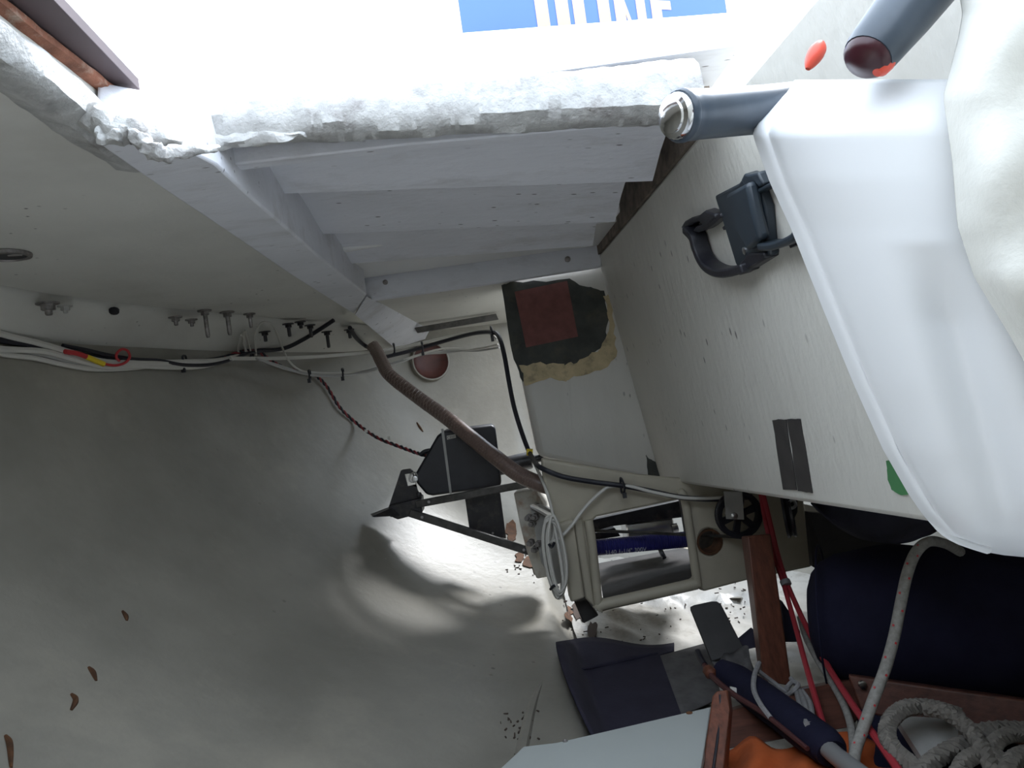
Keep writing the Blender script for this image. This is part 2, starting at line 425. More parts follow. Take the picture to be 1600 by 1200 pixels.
M_STICK = mat('dark_stick', (0.07, 0.022, 0.022), 0.5)
M_MAROON = mat('dark_maroon_rubber', (0.05, 0.010, 0.016), 0.3)
M_BLUEH = mat('blue_hose', (0.022, 0.022, 0.16), 0.4)
M_WOOD = mat('mahogany', (0.1440, 0.0468, 0.0252), 0.5, mott=0.45, mscale=14, stretch=(6, 6, 0.8), bump=0.15, bscale=30)
M_WOODH = mat('mahogany_rail_wood', (0.1045, 0.0385, 0.0248), 0.5, mott=0.4, mscale=14, stretch=(0.8, 6, 6), bump=0.15, bscale=30)
M_NAVY = mat('navy_bag_cloth', (0.012, 0.012, 0.030), 0.85, mott=0.3, mscale=8, bump=0.3, bscale=60, spec=0.2)
M_MAT = mat('slate_blue_mat', (0.040, 0.037, 0.058), 0.8, mott=0.15, mscale=12, bump=0.25, bscale=180, spec=0.2)
M_TRAY = mat('grimy_tray', (0.0413, 0.0374, 0.0358), 0.75, mott=0.4, mscale=14, bump=0.3)
M_PANEL = mat('white_panel', (0.36, 0.38, 0.365), 0.4, mott=0.04, mscale=5)
M_ORANGE = mat('orange_cloth', (0.4960, 0.1040, 0.0240), 0.75, mott=0.2, mscale=10, bump=0.2, bscale=70)
M_ROPER = mat('red_cord', (0.3600, 0.0280, 0.0400), 0.6, bump=0.12, bscale=300)
M_ROPEW = mat('white_braid', (0.2852, 0.2728, 0.2480), 0.8, mott=0.25, mscale=120, bump=0.12, bscale=260)
M_ROPEG = mat('grey_laid_rope', (0.1815, 0.1650, 0.1430), 0.85, mott=0.3, mscale=90, bump=0.12, bscale=200)
M_LASH = mat('grey_lashing', (0.2520, 0.2450, 0.2450), 0.8, mott=0.2, mscale=120, bump=0.12, bscale=260)
M_GREYB = mat('charcoal_board', (0.052, 0.050, 0.050), 0.6, mott=0.2, mscale=14)
M_GREYC = mat('grey_rag', (0.13, 0.125, 0.125), 0.9, mott=0.3, mscale=20, bump=0.4, bscale=50)
M_SHELL = mat('white_moulded_plastic', (0.90, 0.91, 0.92), 0.35)
M_CANVAS = mat('ivory_canvas', (0.86, 0.85, 0.78), 0.8, mott=0.08, mscale=12, bump=0.2, bscale=120)
M_GRIPD = mat('dark_blue_grey_plastic', (0.0225, 0.0315, 0.0413), 0.35, mott=0.2, mscale=20)
M_GRIP = mat('blue_grey_rubber', (0.0468, 0.0633, 0.0853), 0.35, mott=0.25, mscale=25)
M_ORED = mat('orange_red_plastic', (0.80, 0.10, 0.06), 0.35)
M_CHROME = mat('chrome', (0.85, 0.85, 0.86), 0.10, metal=1.0)
M_BOARD = mat('purple_brown_board', (0.0850, 0.0575, 0.0600), 0.6, mott=0.12, mscale=10)
M_CORE = mat('rotten_orange_core', (0.30, 0.12, 0.07), 0.85, mott=0.5, mscale=25, dirt=(0.7, 0.62, 0.5), dirt_amt=0.6, dscale=22, bump=0.8, bscale=60)
M_CARD = mat('cardboard', (0.62, 0.45, 0.29), 0.8)
M_BLUE = mat('printed_blue', (0.07, 0.14, 0.46), 0.7)
M_TAN = mat('unprinted_tan', (0.46, 0.35, 0.24), 0.8)
M_PATCH = mat('scraped_dark_green', (0.052, 0.055, 0.048), 0.7, mott=0.4, mscale=18, dirt=(0.12, 0.11, 0.07), dirt_amt=0.5, dscale=14)
M_REDSQ = mat('brick_red_square', (0.20, 0.075, 0.065), 0.75, mott=0.2, mscale=30)
M_OCHRE = mat('ochre_undercoat', (0.56, 0.45, 0.26), 0.6, mott=0.2, mscale=20, dirt=(0.15, 0.13, 0.10), dirt_amt=0.6, dscale=35)
M_RUST = mat('rust_brown', (0.10, 0.042, 0.016), 0.8, mott=0.5, mscale=40)
M_DEB = mat('dark_debris', (0.07, 0.05, 0.04), 0.9)
M_HOLE = mat('red_brown_bore', (0.085, 0.024, 0.018), 0.5, mott=0.5, mscale=14)
M_TAPE = mat('black_tape', (0.040, 0.036, 0.036), 0.5, mott=0.3, mscale=30)
M_GREEN = mat('green_paint', (0.06, 0.20, 0.075), 0.6, mott=0.15, mscale=20)
M_LILAC = mat('pale_lilac_sail', (0.40, 0.33, 0.46), 0.8)
M_PEEL = mat('peeling_white_paint', (0.66, 0.63, 0.56), 0.55, mott=0.2, mscale=12, dirt=(0.36, 0.17, 0.08), dirt_amt=0.9, dscale=13, bump=0.7, bscale=40)
M_PRINT = mat('pale_print', (0.42, 0.42, 0.48), 0.6)
M_DENIM = mat('dark_denim_cloth', (0.032, 0.032, 0.055), 0.9, mott=0.3, mscale=10, bump=0.3)

def T(pts, r, **k): return tube(pts, r, **k)
def PX(l): return [W(*p) for p in l]
def HP(l, off): return [WH(p[0], p[1], off) for p in l]
def flatpatch(name, poly, proj, nrm, m, parent, th=0.002, label=None, rag=0.0, sub=5):
    pl = ragged(poly, rag, sub) if rag else poly
    P = [proj(*p) for p in pl]
    return mk(name, prism_hole(P, [], V(nrm)*th), m, parent, smooth=False, label=label)
NW = -N_WALL.normalized()
def onT(px, py): return WP(px, py, (0, TY-0.0005, 0), (0, 1, 0))
def onW(px, py): return WW(px, py, 0.0005)

# ================================================================== marks that belong to the shell
flatpatch('bare_patch', [(784,447),(800,441),(888,437),(918,449),(944,455),(950,498),(947,532),(930,550),(906,566),(882,590),(858,578),(815,596),(803,562)], onT, (0,-1,0), M_PATCH, tface, 0.0015, 'dark green scraped patch', 2.0)
flatpatch('chipped_strip', [(813,572),(845,567),(880,570),(900,566),(932,548),(948,530),(951,498),(944,462),(955,457),(960,520),(963,555),(950,574),(900,588),(884,596),(858,590),(820,603)], onT, (0,-1,0), M_OCHRE, tface, 0.0022, 'ochre strip of bare undercoat', 2.2)
flatpatch('red_square', [(804,456),(886,439),(903,526),(822,543)], onT, (0,-1,0), M_REDSQ, tface, 0.003, 'brick red square')
flatpatch('rust_stain', [(1008,712),(1020,718),(1040,744),(1030,757),(1016,752)], onT, (0,-1,0), M_PATCH, tface, 0.0015, 'dark stained corner', 2.0)
flatpatch('tape_strip', [(1208,656),(1229,655),(1246,766),(1224,765)], onW, NW, M_TAPE, wall, 0.0012, 'black vertical strip', 0.7)
flatpatch('tape_strip', [(1231,655),(1251,654),(1271,770),(1248,767)], onW, NW, M_TAPE, wall, 0.0012, 'black vertical strip', 0.7)
flatpatch('green_patch', [(1386,720),(1398,718),(1430,772),(1408,773),(1394,764),(1388,745)], onW, NW, M_GREEN, wall, 0.0012, 'green painted patch', 1.0)
for pts in ([(138,1043),(145,1052),(150,1064)], [(111,1085),(118,1095),(111,1110)], [(8,1150),(15,1165),(17,1200)], [(191,955),(196,963),(198,970)], [(651,660),(656,668),(661,675)]):
    mk('drip', tube(HP(pts, 0.001), lambda t: 0.0045*(0.5+math.sin(t*math.pi)*0.6), 6), M_RUST, hull, label='brown drip')
mk('ridge', tube([WH(848,1062,-0.004),WH(832,1100,-0.004),WH(820,1150,-0.004),WH(812,1190,-0.004)], [0.004,0.012,0.014,0.014], 8), M_HULL, hull)
# bare slot and screw heads in the seat underside
struct('trim_6', prism([W(647,512,2.86),W(775,490,2.86),W(779,499,2.86),W(652,520,2.86)], (0,0.02,0)), M_RAIL)
for (x, y, r) in ((887,405,0.009),(602,441,0.008)):
    c = W(x, y, 2.258); mk('screw', lathe(c, (0,-1,0), [(-0.002,r),(0.002,r),(0.003,r*0.6),(0.001,r*0.55)], 12), M_DULL, ceil_b)

# through-hull pipe in the stern
t = thing('exhaust_outlet', 'round red-brown pipe opening through the stern below the cables', 'pipe')
c = WH(671,566,0.0); ax = bvh.ray_cast(V((0,0,0)), ray(671,566).normalized())[1].normalized(); ax = -ax if ax.dot(c) > 0 else ax
mk('pipe', lathe(c+ax*0.02, ax, [(-0.06,0.084),(0.0,0.084),(0.004,0.081),(0.004,0.076),(-0.03,0.073)], 28, caps=False), M_HULL, t)
mk('bore', lathe(c+ax*0.004, ax, [(0.0,0.0005),(0.001,0.035),(0.008,0.062),(0.020,0.075)], 28, caps=False), M_HOLE, t)
# vent in the deck
c = WZ(12,397,DA,DB)
t = thing('deck_vent', 'dark oval fitting set in the side deck underside at the left edge', 'vent')
mk('rim', lathe(c, (0,0,-1), [(0,0.040),(0.006,0.039),(0.007,0.032),(0.0,0.030)], 24, caps=False), M_DULL, t)
mk('cup', lathe(c+V((0,0,0.0)), (0,0,-1), [(0.001,0.001),(0.002,0.020),(0.004,0.031)], 24), M_BLACK, t)
mk('pin', tube([c+V((0.004,-0.005,-0.003)), c+V((0.03,-0.008,-0.006))], 0.003, 6), M_STEEL, t)

# ================================================================== bolts along the deck flange
def flp(px, py):                                   # a point on the flange strip near a pixel column
    xs = [p[0] for p in flA]
    for i in range(len(xs)-1):
        if xs[i] <= px <= xs[i+1]:
            t = (px-xs[i])/(xs[i+1]-xs[i]); a = lerp(flA[i][1], flA[i+1][1], t); b = lerp(flB[i][1], flB[i+1][1], t)
            A = WZ(px, a, DA+0.004, DB); B = WH(px, b, 0.004); k = max(0, min(1, (py-a)/(b-a)))
            return A.lerp(B, k)
    return WH(px, py)
def bolt_at(px, py, L, label, group=None, s=1.0, m=M_DULL, wash=True):
    c = flp(px, py)+V((0,-0.004,-0.004)); t = thing('bolt', label, 'bolt', group)
    if wash: mk('washer', lathe(c, (0,0,-1), [(0,0.017*s),(0.003,0.017*s)], 14), m, t)
    mk('nut', lathe(c+V((0,0,-0.003)), (0,0,-1), [(0,0.0105*s),(0.009*s,0.0105*s)], 6), m, t)
    mk('shank', lathe(c+V((0,0,-0.003)), (0,0,-1), [(0,0.0055*s),(L*0.9,0.0055*s),(L,0.004*s)], 8), m, t)
bolt_at(75,470,0.026,'wide-washered bolt at the far left of the deck flange','deck flange bolts',1.5)
bolt_at(102,474,0.016,'small painted bolt just right of the wide-washered bolt','deck flange bolts',1.0, M_PALE)
bolt_at(274,492,0.022,'short dark bolt left of the three long flange bolts, first of a pair','deck flange bolts',1.1)
bolt_at(299,496,0.018,'short dark bolt beside the long bolts, second of a pair','deck flange bolts',1.0)
bolt_at(320,468,0.075,'long bolt with steel tip, leftmost of the three long ones','deck flange bolts',1.15)
bolt_at(355,472,0.065,'long bolt with steel tip, middle of the three long ones','deck flange bolts',1.25)
bolt_at(390,479,0.040,'long bolt with steel tip, rightmost of the three long ones','deck flange bolts',1.05)
for k, (x, y, L) in enumerate(((413,515,0.03),(450,503,0.04),(469,500,0.02),(484,505,0.04),(510,515,0.055),(545,512,0.03))):
    bolt_at(x, y, L, ['dark bolt in the shadowed recess, first from the left, above the cable knot','dark bolt in the shadowed recess, second from the left','dark bolt in the shadowed recess, third from the left','dark bolt in the recess where the black cable goes up','dark bolt in the recess hanging lowest, right of the black cable','dark bolt in the recess, rightmost, beside the carlin end'][k], 'recess bolts', 1.1, M_BLACKM)
c = flp(178,485); single('bung', 'dark plugged hole in the deck flange between the bolts', 'plug', lathe(c+V((0,0,0.002)), (0.2,-0.6,-1), [(0,0.013),(0.006,0.012),(0.008,0.006)], 10), M_BLACK)

# ================================================================== cables along the hull
def cable(name, label, m, pts, r, off=0.012, ties=(), group=None, n=7, extra=None):
    t = thing(name, label, 'cable', group)
    P = [WH(p[0], p[1], off) if len(p) == 2 else (flp(p[0], p[1])+V((0.006,-0.022,-0.010)) if p[2] is None else W(*p)) for p in pts]
    mk('jacket', tube(P, r, n, 6), m, t)
    for p in ties:
        c = WH(p[0], p[1], off) if len(p) == 2 else W(*p)
        h = r*1.0+0.010
        mk('cable_tie', tube([c+V((0,-0.012,h)), c+V((0.003,-0.018,0)), c+V((0,-0.012,-h)), c+V((-0.002,0.012,-h)), c+V((0,0.012,h))], 0.0032, 6, 4, closed=True), M_BLACK, t)
        mk('cable_tie', box(c+V((0.0,-0.018,-h-0.006)), (0.010,0.010,0.014)), M_BLACK, t)
    return t
cable('power_cable', 'thick black cable running from the left edge along the hull and up behind the carlin', M_CABK, [(-60,522),(0,536),(60,545),(120,557),(180,566),(235,572),(283,571),(335,563),(390,551),(440,541,None),(472,526,None),(500,509,None),(520,497,None)], 0.0075, 0.016, ties=[(283,569),(388,551)])
cable('signal_cable', 'white cable highest of the bundle at the left edge', M_CABW, [(-60,510),(0,529),(50,541),(100,555),(150,569),(205,571),(283,569),(330,567),(365,560)], 0.0085, 0.022)
cable('signal_cable', 'white cable second from the top of the bundle at the left edge', M_CABW, [(-60,545),(0,550),(60,553),(110,566),(160,577),(210,575),(260,577),(310,575),(366,560)], 0.0080, 0.018)
cable('signal_cable', 'white cable sagging lowest under the bundle at the left', M_CABW, [(-60,540),(0,556),(50,562),(95,572),(140,579),(190,578),(240,573)], 0.0065, 0.010)
cable('signal_cable', 'thin grey cable hidden behind the white bundle at the left', M_CABG, [(-60,532),(0,546),(60,556),(90,563),(130,573),(180,575),(230,570)], 0.006, 0.008)
cable('control_cable', 'black cable crossing above the red loop into the bundle', M_CABK, [(86,545),(120,551),(160,560),(200,566),(240,568),(283,575),(330,572),(380,555),(400,552)], 0.0055, 0.026)
t = thing('spliced_wire', 'red wire with yellow splice sleeve and a small loop on the bundle', 'wire')
mk('red_sleeve', tube(HP([(86,556),(105,559),(122,565)], 0.034), 0.0065, 7), M_RED, t)
mk('yellow_sleeve', tube(HP([(120,564),(134,570),(148,576)], 0.034), 0.0070, 7), M_YEL, t, label='yellow sleeve')
mk('wire_loop', tube(HP([(147,576),(165,578),(180,574),(188,564),(184,554),(175,552),(168,558),(167,566),(172,571)], 0.036), 0.0036, 7), M_RED, t)
t = thing('twisted_wire', 'twisted red and black wire drooping from the bundle to the black drive', 'wire')
tw = [WH(285,577,0.014), WH(330,566,0.016), WH(372,552,0.018), WH(398,553,0.018), WH(430,572,0.014), WH(462,583,0.014), WH(484,586,0.014), WH(505,604,0.014), WH(528,640,0.014), WH(555,668,0.02), W(590,684,2.60), W(625,698,2.50), W(655,709,2.46), W(668,712,2.46)]
mk('red_strand', helix(tw, 0.0032, 0.0036, 30, 0, 6, 16), M_DRED, t); mk('black_strand', helix(tw, 0.0032, 0.0040, 30, math.pi, 6, 16), M_CABK, t)
for q in (W(573,675,2.63), W(609,686,2.52)): mk('wire_tag', box(q+V((0,-0.012,0.004)), (0.010,0.004,0.012)), M_CABW, t)
cable('instrument_cable', 'pale straight cable stretched from the bundle knot to the stern corner', M_CABW, [(360,560,2.28),(430,560,2.42),(500,557,2.52),(560,552,2.62),(615,545,2.70),(660,536,2.72),(715,524,2.70),(760,519,2.62),(778,530,2.52)], 0.0062, ties=[(616,545,2.69)])
cable('loop_wire', 'thin white wire arching up out of the cable knot to the bolts', M_CABW, [(396,556),(398,522,None),(405,503,None),(416,499,None),(427,506,None),(438,535,None),(450,562,2.44),(468,578,2.46),(490,582,2.5),(530,583,2.56),(580,578,2.64),(630,562,2.70),(690,545,2.72),(740,546,2.68),(778,538,2.55)], 0.0036, ties=[(536,583,2.56)])
cable('loop_wire', 'short white wire loop standing up left of the arching wire', M_CABW, [(371,549,None),(371,535,None),(376,519,None),(380,526,None),(382,545,None)], 0.0036)
cable('loop_wire', 'second short white wire loop standing between the short loop and the arch', M_CABW, [(385,549,None),(379,532,None),(382,512,None),(390,545,None)], 0.003)
cable('sensor_wire', 'thin grey wire sagging along the hull, upper of the pair under the pale cable', M_CABG, [(400,560,2.28),(440,572,2.4),(480,584,2.48),(540,586,2.56),(600,572,2.66),(650,556,2.72),(700,548,2.74),(745,548,2.68),(780,543,2.55)], 0.0038, ties=[(484,586,2.47)])
cable('sensor_wire', 'thin grey wire sagging along the hull, lower of the pair under the pale cable', M_CABG, [(404,562,2.28),(450,578,2.42),(500,588,2.5),(560,584,2.58),(620,568,2.68),(660,554,2.73),(700,551,2.74),(750,544,2.66),(780,539,2.55)], 0.0032)
cable('wheel_cable', 'black cable running over the stern hole and down the left edge of the step', M_CABK, [(598,559,2.66),(635,550,2.68),(660,543,2.68),(705,530,2.64),(740,521,2.54),(768,519,2.44),(780,527,2.34),(788,555,2.27),(795,595,2.25),(803,635,2.24),(814,672,2.235),(826,704,2.22),(836,721,2.10),(845,731,2.0),(880,745,1.985),(925,753,1.985),(972,759,1.98),(1015,767,1.98),(1070,778,1.98),(1130,780,1.98),(1175,776,1.98)], 0.0072, ties=[(660,543,2.67),(768,520,2.43),(972,759,1.975)])
c = W(827,707,2.21); single('marker_band', 'yellow band wrapped round the black cable at the step corner', 'tape', tube([c+V((-0.008,0,0.002)), c+V((0.010,0,-0.001))], 0.0105, 10), M_YEL)
cable('speed_cable', 'slim white cable hanging from the yellow band down to the coil', M_CABW, [(826,706,2.21),(840,735,2.1),(853,765,2.0),(863,800,1.99),(866,830,1.98),(862,850,1.98)], 0.0044)
cable('speed_cable', 'slim white cable looping from the coil across the cream moulding to the pulley', M_CABW, [(858,848,1.975),(872,842,1.97),(890,825,1.97),(915,792,1.985),(940,768,1.985),(955,760,1.985),(985,760,1.975),(1020,769,1.975),(1070,778,1.97),(1120,778,1.97),(1165,772,1.97)], 0.0046)
# second bundle hidden at the recess
cable('recess_cable', 'black cable dropping from the recess behind the carlin to the hose top', M_CABK, [(545,508,None),(555,524,None),(570,538,None),(590,546,2.66)], 0.008)

# coil of spare cable
t = thing('cable_coil', 'hank of spare white cable hanging beside the cream post', 'cable')
rnd = random.Random(3)
for k in range(8):
    l = rnd.uniform(-4, 5); r_ = rnd.uniform(-5, 5); bt = rnd.uniform(-12, 2); zz = 1.985-0.005*k
    mk('strand', tube(PX([(857+l,812+rnd.uniform(-6,6),zz),(852+l,845,zz),(857+l,885,zz),(864+l*0.8,915+bt*0.5,zz),(873+r_*0.4,935+bt,zz),(882+r_*0.5,915+bt*0.5,zz),(881+r_,880,zz),(875+r_,845,zz),(867+r_*0.6,816+rnd.uniform(-6,6),zz)]), 0.0042, 6, 5, closed=True), M_CABW, t)
mk('cable_tie', tube(PX([(857,850,1.95),(862,855,1.94),(866,848,1.95)]), 0.004, 6), M_BLACK, t); mk('cable_tie', tube(PX([(860,921,1.96),(866,915,1.95),(872,918,1.955)]), 0.004, 6), M_BLACK, t)

# ================================================================== hose
t = thing('braided_hose', 'brown braided hose sloping in front of the black drive unit', 'hose')
hp = PX([(582,540,2.66),(590,552,2.64),(598,568,2.60),(610,587,2.56),(655,622,2.45),(702,656,2.32),(740,687,2.24),(775,715,2.17),(812,742,2.13),(850,758,2.10),(880,764,2.12)])
mk('tube', tube(hp, [0.018,0.020,0.0215,0.0225,0.0235,0.0235,0.0235,0.0235], 16, 10), M_HOSE, t)
for ph in range(4):
    mk('braid', helix(hp, 0.0225, 0.0011, 26, ph*math.pi/2, 4, 40), M_BRAID, t); mk('braid', helix(hp, 0.0225, 0.0011, -26, ph*math.pi/2, 4, 40), M_BRAID, t)

# ================================================================== drive unit and its frame
DY = 2.36
t = thing('drive_unit', 'black boxy drive unit with grey strap mounted under the hose', 'drive')
dp = [(695,673),(768,664),(774,667),(777,690),(784,755),(780,761),(676,775),(666,773),(651,755),(648,742),(683,681)]
mk('housing', prism([W(x,y,DY) for x,y in dp], (0,0.11,0)), M_BLACK, t, bevel=0.008)
mk('strap', prism([W(689,670,DY-0.004),W(693,669.5,DY-0.004),W(706,771,DY-0.004),W(702.5,772,DY-0.004)], (0,0.006,0)), M_PALE, t, label='grey strap')
lab = mk('rating_label', prism([W(698,681,DY-0.003),W(711.5,678.5,DY-0.003),W(712.5,684,DY-0.003),W(698.5,687,DY-0.003)], (0,0.003,0)), M_CABW, t, label='small white label')
a_, b_, u_ = W(698.9,686,DY-0.0035), W(712,683.4,DY-0.0035), W(698.4,681,DY-0.0035)
mk('lettering', text_geo('CE', a_, b_-a_, u_-a_, 0.0115), M_BLACK, lab, smooth=False)
for k in range(3):
    q0 = a_.lerp(b_, 0.5)+(u_-a_)*(0.15+0.25*k); mk('lettering', tube([q0, q0+(b_-a_)*0.42], 0.0006, 4), M_GREYC, lab)
mk('ram', lathe(W(772,731,DY+0.05), W(838,717,DY+0.03)-W(772,731,DY+0.05), [(0,0.028),(0.12,0.028),(0.125,0.026),(0.126,0.012),(0.19,0.012),(0.20,0.008)], 18), M_BLACKM, t)
mk('pivot_eye', lathe(W(648,749,DY-0.02), (0,1,0), [(0,0.006),(0.001,0.010),(0.06,0.010)], 12), M_STEEL, t)
mk('cable_gland', tube(PX([(657,711,DY+0.05),(664,706,DY+0.05),(672,704,DY+0.05)]), 0.008, 8), M_BLACK, t)
t = thing('drive_bracket', 'black triangular bracket with slotted ear holding the drive to the hull', 'bracket')
BY = 2.37
mk('plate', prism_hole([W(x,y,BY) for x,y in ((626,736),(629,734),(641,732.5),(645,736),(652,765),(657,776),(659,800),(640,806),(610,808),(608,790))], [[W(x,y,BY) for x,y in ((632,741),(644,739.5),(650,757),(637,760))]], (0,0.012,0)), M_BLACKM, t, bevel=0.002)
mk('spring_clip', tube(PX([(642,741,BY-0.012),(648,738,BY-0.014),(652,744,BY-0.015),(649,752,BY-0.014),(641,752,BY-0.012),(640,746,BY-0.012)]), 0.0028, 6, 5, closed=True), M_STEEL, t)
mk('flange', prism([W(607,790,BY-0.02),W(658,778,BY-0.02),W(660,802,BY-0.02),W(621,812,BY-0.02),W(608,806,BY-0.02)], (0,0.09,0)), M_BLACKM, t, bevel=0.004)
mk('foot', hexa([W(581,807,2.38),W(611,794,2.34),W(622,806,2.33),W(585,808,2.36)], [W(579,803,2.42),W(608,792,2.45),W(640,800,2.46),W(600,806,2.44)]), M_BLACKM, t)
for (x, y) in ((612,803),(655,773),(658,785)): mk('bolt_head', lathe(W(x,y,BY-0.022), (0.2,-1,0), [(-0.01,0.009),(0.006,0.009),(0.008,0.006)], 6), M_BLACKM, t)
def rail(name, label, pts, r):
    t = thing(name, label, 'bar'); P = PX(pts)
    d = (P[-1]-P[0]).normalized(); up = V((0,0,1)); s = d.cross(up).normalized(); u2 = s.cross(d)
    q = [P[0]+s*a*r*0.6+u2*b*r for a, b in ((-1,-1),(1,-1),(1,1),(-1,1))]; q2 = [P[-1]+s*a*r*0.6+u2*b*r for a, b in ((-1,-1),(1,-1),(1,1),(-1,1))]
    mk('bar', hexa(q, q2), M_RAIL, t, bevel=0.0025)
    for k in (0.10, 0.86):
        c = P[0].lerp(P[-1], k); mk('bolt_head', lathe(c-s*r*0.5 if s.y > 0 else c+s*r*0.5, (0,-1,0.2), [(0,0.005),(r*0.6+0.004,0.005)], 6), M_DULL, t)
rail('frame_rail', 'upper dark steel rail from the bracket rising under the drive unit', [(650,788,2.345),(735,772,2.335),(862,749,2.30)], 0.0115)
rail('frame_rail', 'lower dark steel rail sloping from the bracket down to the bolted block', [(640,801,2.345),(740,834,2.335),(848,868,2.31)], 0.0125)
t = thing('mount_plate', 'black rectangular plate hanging behind the two steel rails', 'plate')
mk('plate', prism([W(726,775,2.40),W(781,765,2.40),W(791,842,2.40),W(734,832,2.40)], (0,0.012,0)), M_BLACKM, t, bevel=0.003)
mk('rivet', lathe(W(770,833,2.398), (0,-1,0), [(0,0.004),(0.003,0.003)], 8), M_STEEL, t)

# ================================================================== bolted block on the stern post
t = thing('stern_block', 'white peeling block with two pairs of nuts behind the cable coil', 'block')
mk('block', prism([W(802,770,2.30),W(836,764,2.30),W(850,790,2.26),W(866,900,2.26),W(838,905,2.28),(W(822,860,2.30)),W(812,820,2.30)], (0.03,0.14,0)), M_PEEL, t, bevel=0.006)
mk('gusset', prism([W(826,762,2.36),W(829,758,2.36),W(846,782,2.36),W(836,786,2.36)], (0.02,0.02,0)), M_PALE, t)
mk('backing_plate', prism([W(828,792,2.22),W(846,788,2.25),W(884,812,2.25),W(896,905,2.22),(W(868,914,2.20)),W(846,880,2.20)], (0.0,0.014,0)), M_PALE, t, bevel=0.002)
mk('cap_plate', hexa([W(828,793,2.20),W(862,812,2.20),W(868,800,2.30),W(838,786,2.30)], [W(828,789,2.20),W(862,808,2.20),W(868,797,2.30),W(838,783,2.30)]), M_STEEL, t, bevel=0.001)
for (x, y) in ((826,809),(832,818),(836,808),(829,848),(836,858),(842,849)):
    c = W(x, y, 2.21); mk('nut', lathe(c, V((-0.35,-1,0.05)), [(-0.015,0.011),(0.008,0.011),(0.008,0.007),(0.024,0.007)], 6), M_DULL, t, ang=20)
flk = random.Random(11)
for (x, y, s) in ((797,826,12),(800,840,9),(812,872,9),(826,880,11),(838,890,8)):
    P = [WH(x+math.cos(a)*s*flk.uniform(0.5,1.1), y+math.sin(a)*s*flk.uniform(0.6,1.2), 0.002) for a in [i*math.pi/5 for i in range(10)]]
    mk('flake', prism_hole(P, [], V((0,-0.002,0.002))), M_RUST, hull, smooth=False, label='rust-coloured bare spot')
single('drain_pipe', 'dark upright pipe behind the white peeling block', 'pipe', lathe(W(852,760,2.45), W(864,830,2.45)-W(852,760,2.45), [(0,0.013),(0.18,0.013)], 12), M_BLACK)
single('pale_strut', 'short pale strut standing above the peeling block', 'strut', prism([W(845,762,2.40),W(852,760,2.40),W(856,790,2.38),W(847,790,2.38)], (0,0.02,0)), M_PALE)

# ================================================================== cream steering moulding
MY = 2.02
t = thing('steering_moulding', 'cream moulded box with a square window under the cockpit step', 'moulding')
out = [(846,716),(1000,742),(1035,746),(1075,748),(1112,752),(1256,778),(1270,886),(1165,908),(1100,925),(1086,918),(1000,940),(937,958),(928,950),(912,880),(908,812),(870,822),(862,800),(850,760)]
win = [(926,814),(932,808),(1060,781),(1069,783),(1072,800),(1086,902),(1084,908),(944,940),(941,935)]
hole = [(1109+17*math.cos(a)*1.05, 847+21*math.sin(a)) for a in [i*math.pi/10 for i in range(20)]]
mk('front_panel', prism_hole([W(x,y,MY) for x,y in out], [[W(x,y,MY) for x,y in win], [W(x,y,MY) for x,y in hole]], (0,0.035,0)), M_CREAM, t, bevel=0.007)
mk('post_flange', prism([W(873,819,MY-0.02),W(896,812,MY-0.03),W(914,935,MY-0.03),W(892,942,MY-0.02)], (0,0.06,0)), M_CREAM, t, bevel=0.006)
mk('post_flange', prism([W(896,812,MY-0.012),W(910,812,MY-0.012),W(930,950,MY-0.012),W(914,935,MY-0.012)], (0,0.05,0)), M_CREAM, t, bevel=0.006)
def lip(a, b, r): return tube([W(*a), W(*b)], r, 10)
mk('window_lip', tube([W(x,y,MY-0.002) for x,y in ((1090,915),(1070,781),(1060,775))], 0.012, 10, 5), M_CREAM, t)
mk('window_lip', tube([W(x,y,MY-0.002) for x,y in ((934,952),(942,945),(1000,932),(1088,912))], 0.016, 10, 5), M_CREAM, t)
mk('window_lip', tube([W(x,y,MY-0.002) for x,y in ((919,812),(925,850),(935,945))], 0.013, 10, 5), M_CREAM, t)
mk('tray', hexa([W(943,936,MY+0.03),W(1086,904,MY+0.03),W(1086,852,2.5),W(935,880,2.5)], [W(943,941,MY+0.03),W(1086,909,MY+0.03),W(1086,857,2.5),W(935,885,2.5)]), M_TRAY, t, label='dark grimy tray')
mk('hole_rim', lathe(W(1109,847,MY-0.004), (0,1,0), [(0,0.036),(0.0,0.030),(0.06,0.030)], 24, caps=False), M_RUST, t)
mk('dark_backdrop', prism([W(1060,765,2.2),W(1150,765,2.2),W(1150,885,2.2),W(1092,885,2.2),W(1074,850,2.2)], (0,0.02,0)), M_BLACKM, t)  # black sheet added to hide the sunlit hull behind the hole
# things inside the moulding
t = thing('corrugated_hose', 'blue corrugated hose with faint print inside the moulding window', 'hose')
ha, hb = W(915,857,2.16), W(1125,838,2.24); hd = hb-ha; N_ = 64
prof = []
for k in range(N_+1):
    prof += [(hd.length*k/N_, 0.0215), (hd.length*(k+0.35)/N_, 0.0240), (hd.length*(k+0.65)/N_, 0.0240)]
mk('tube', lathe(ha, hd, prof[:-2], 16), M_BLUEH, t)
pd = V((0,-1,0)); pu = V((0,0,1))
o_ = W(943,864,2.16)-V((0,0.026,0)); mk('lettering', text_geo('3140 1-1/4" 300V', o_, hd.normalized()+V((0,0.0,0)), (pu-hd.normalized()*pu.dot(hd.normalized())), 0.018), M_PRINT, t, smooth=False, label='pale print')
single('exhaust_can', 'bright steel clamp band glimpsed in the moulding window', 'clamp', join(lathe(W(975,828,2.42)+V((0,0.0,0)), W(1056,816,2.42)-W(975,828,2.42), [(0,0.052),(0.004,0.056),(0.15,0.056),(0.154,0.05)], 24), lathe(W(1050,826,2.34), (1,0,0.1), [(0,0.014),(0.018,0.014)], 10)), M_STEEL)
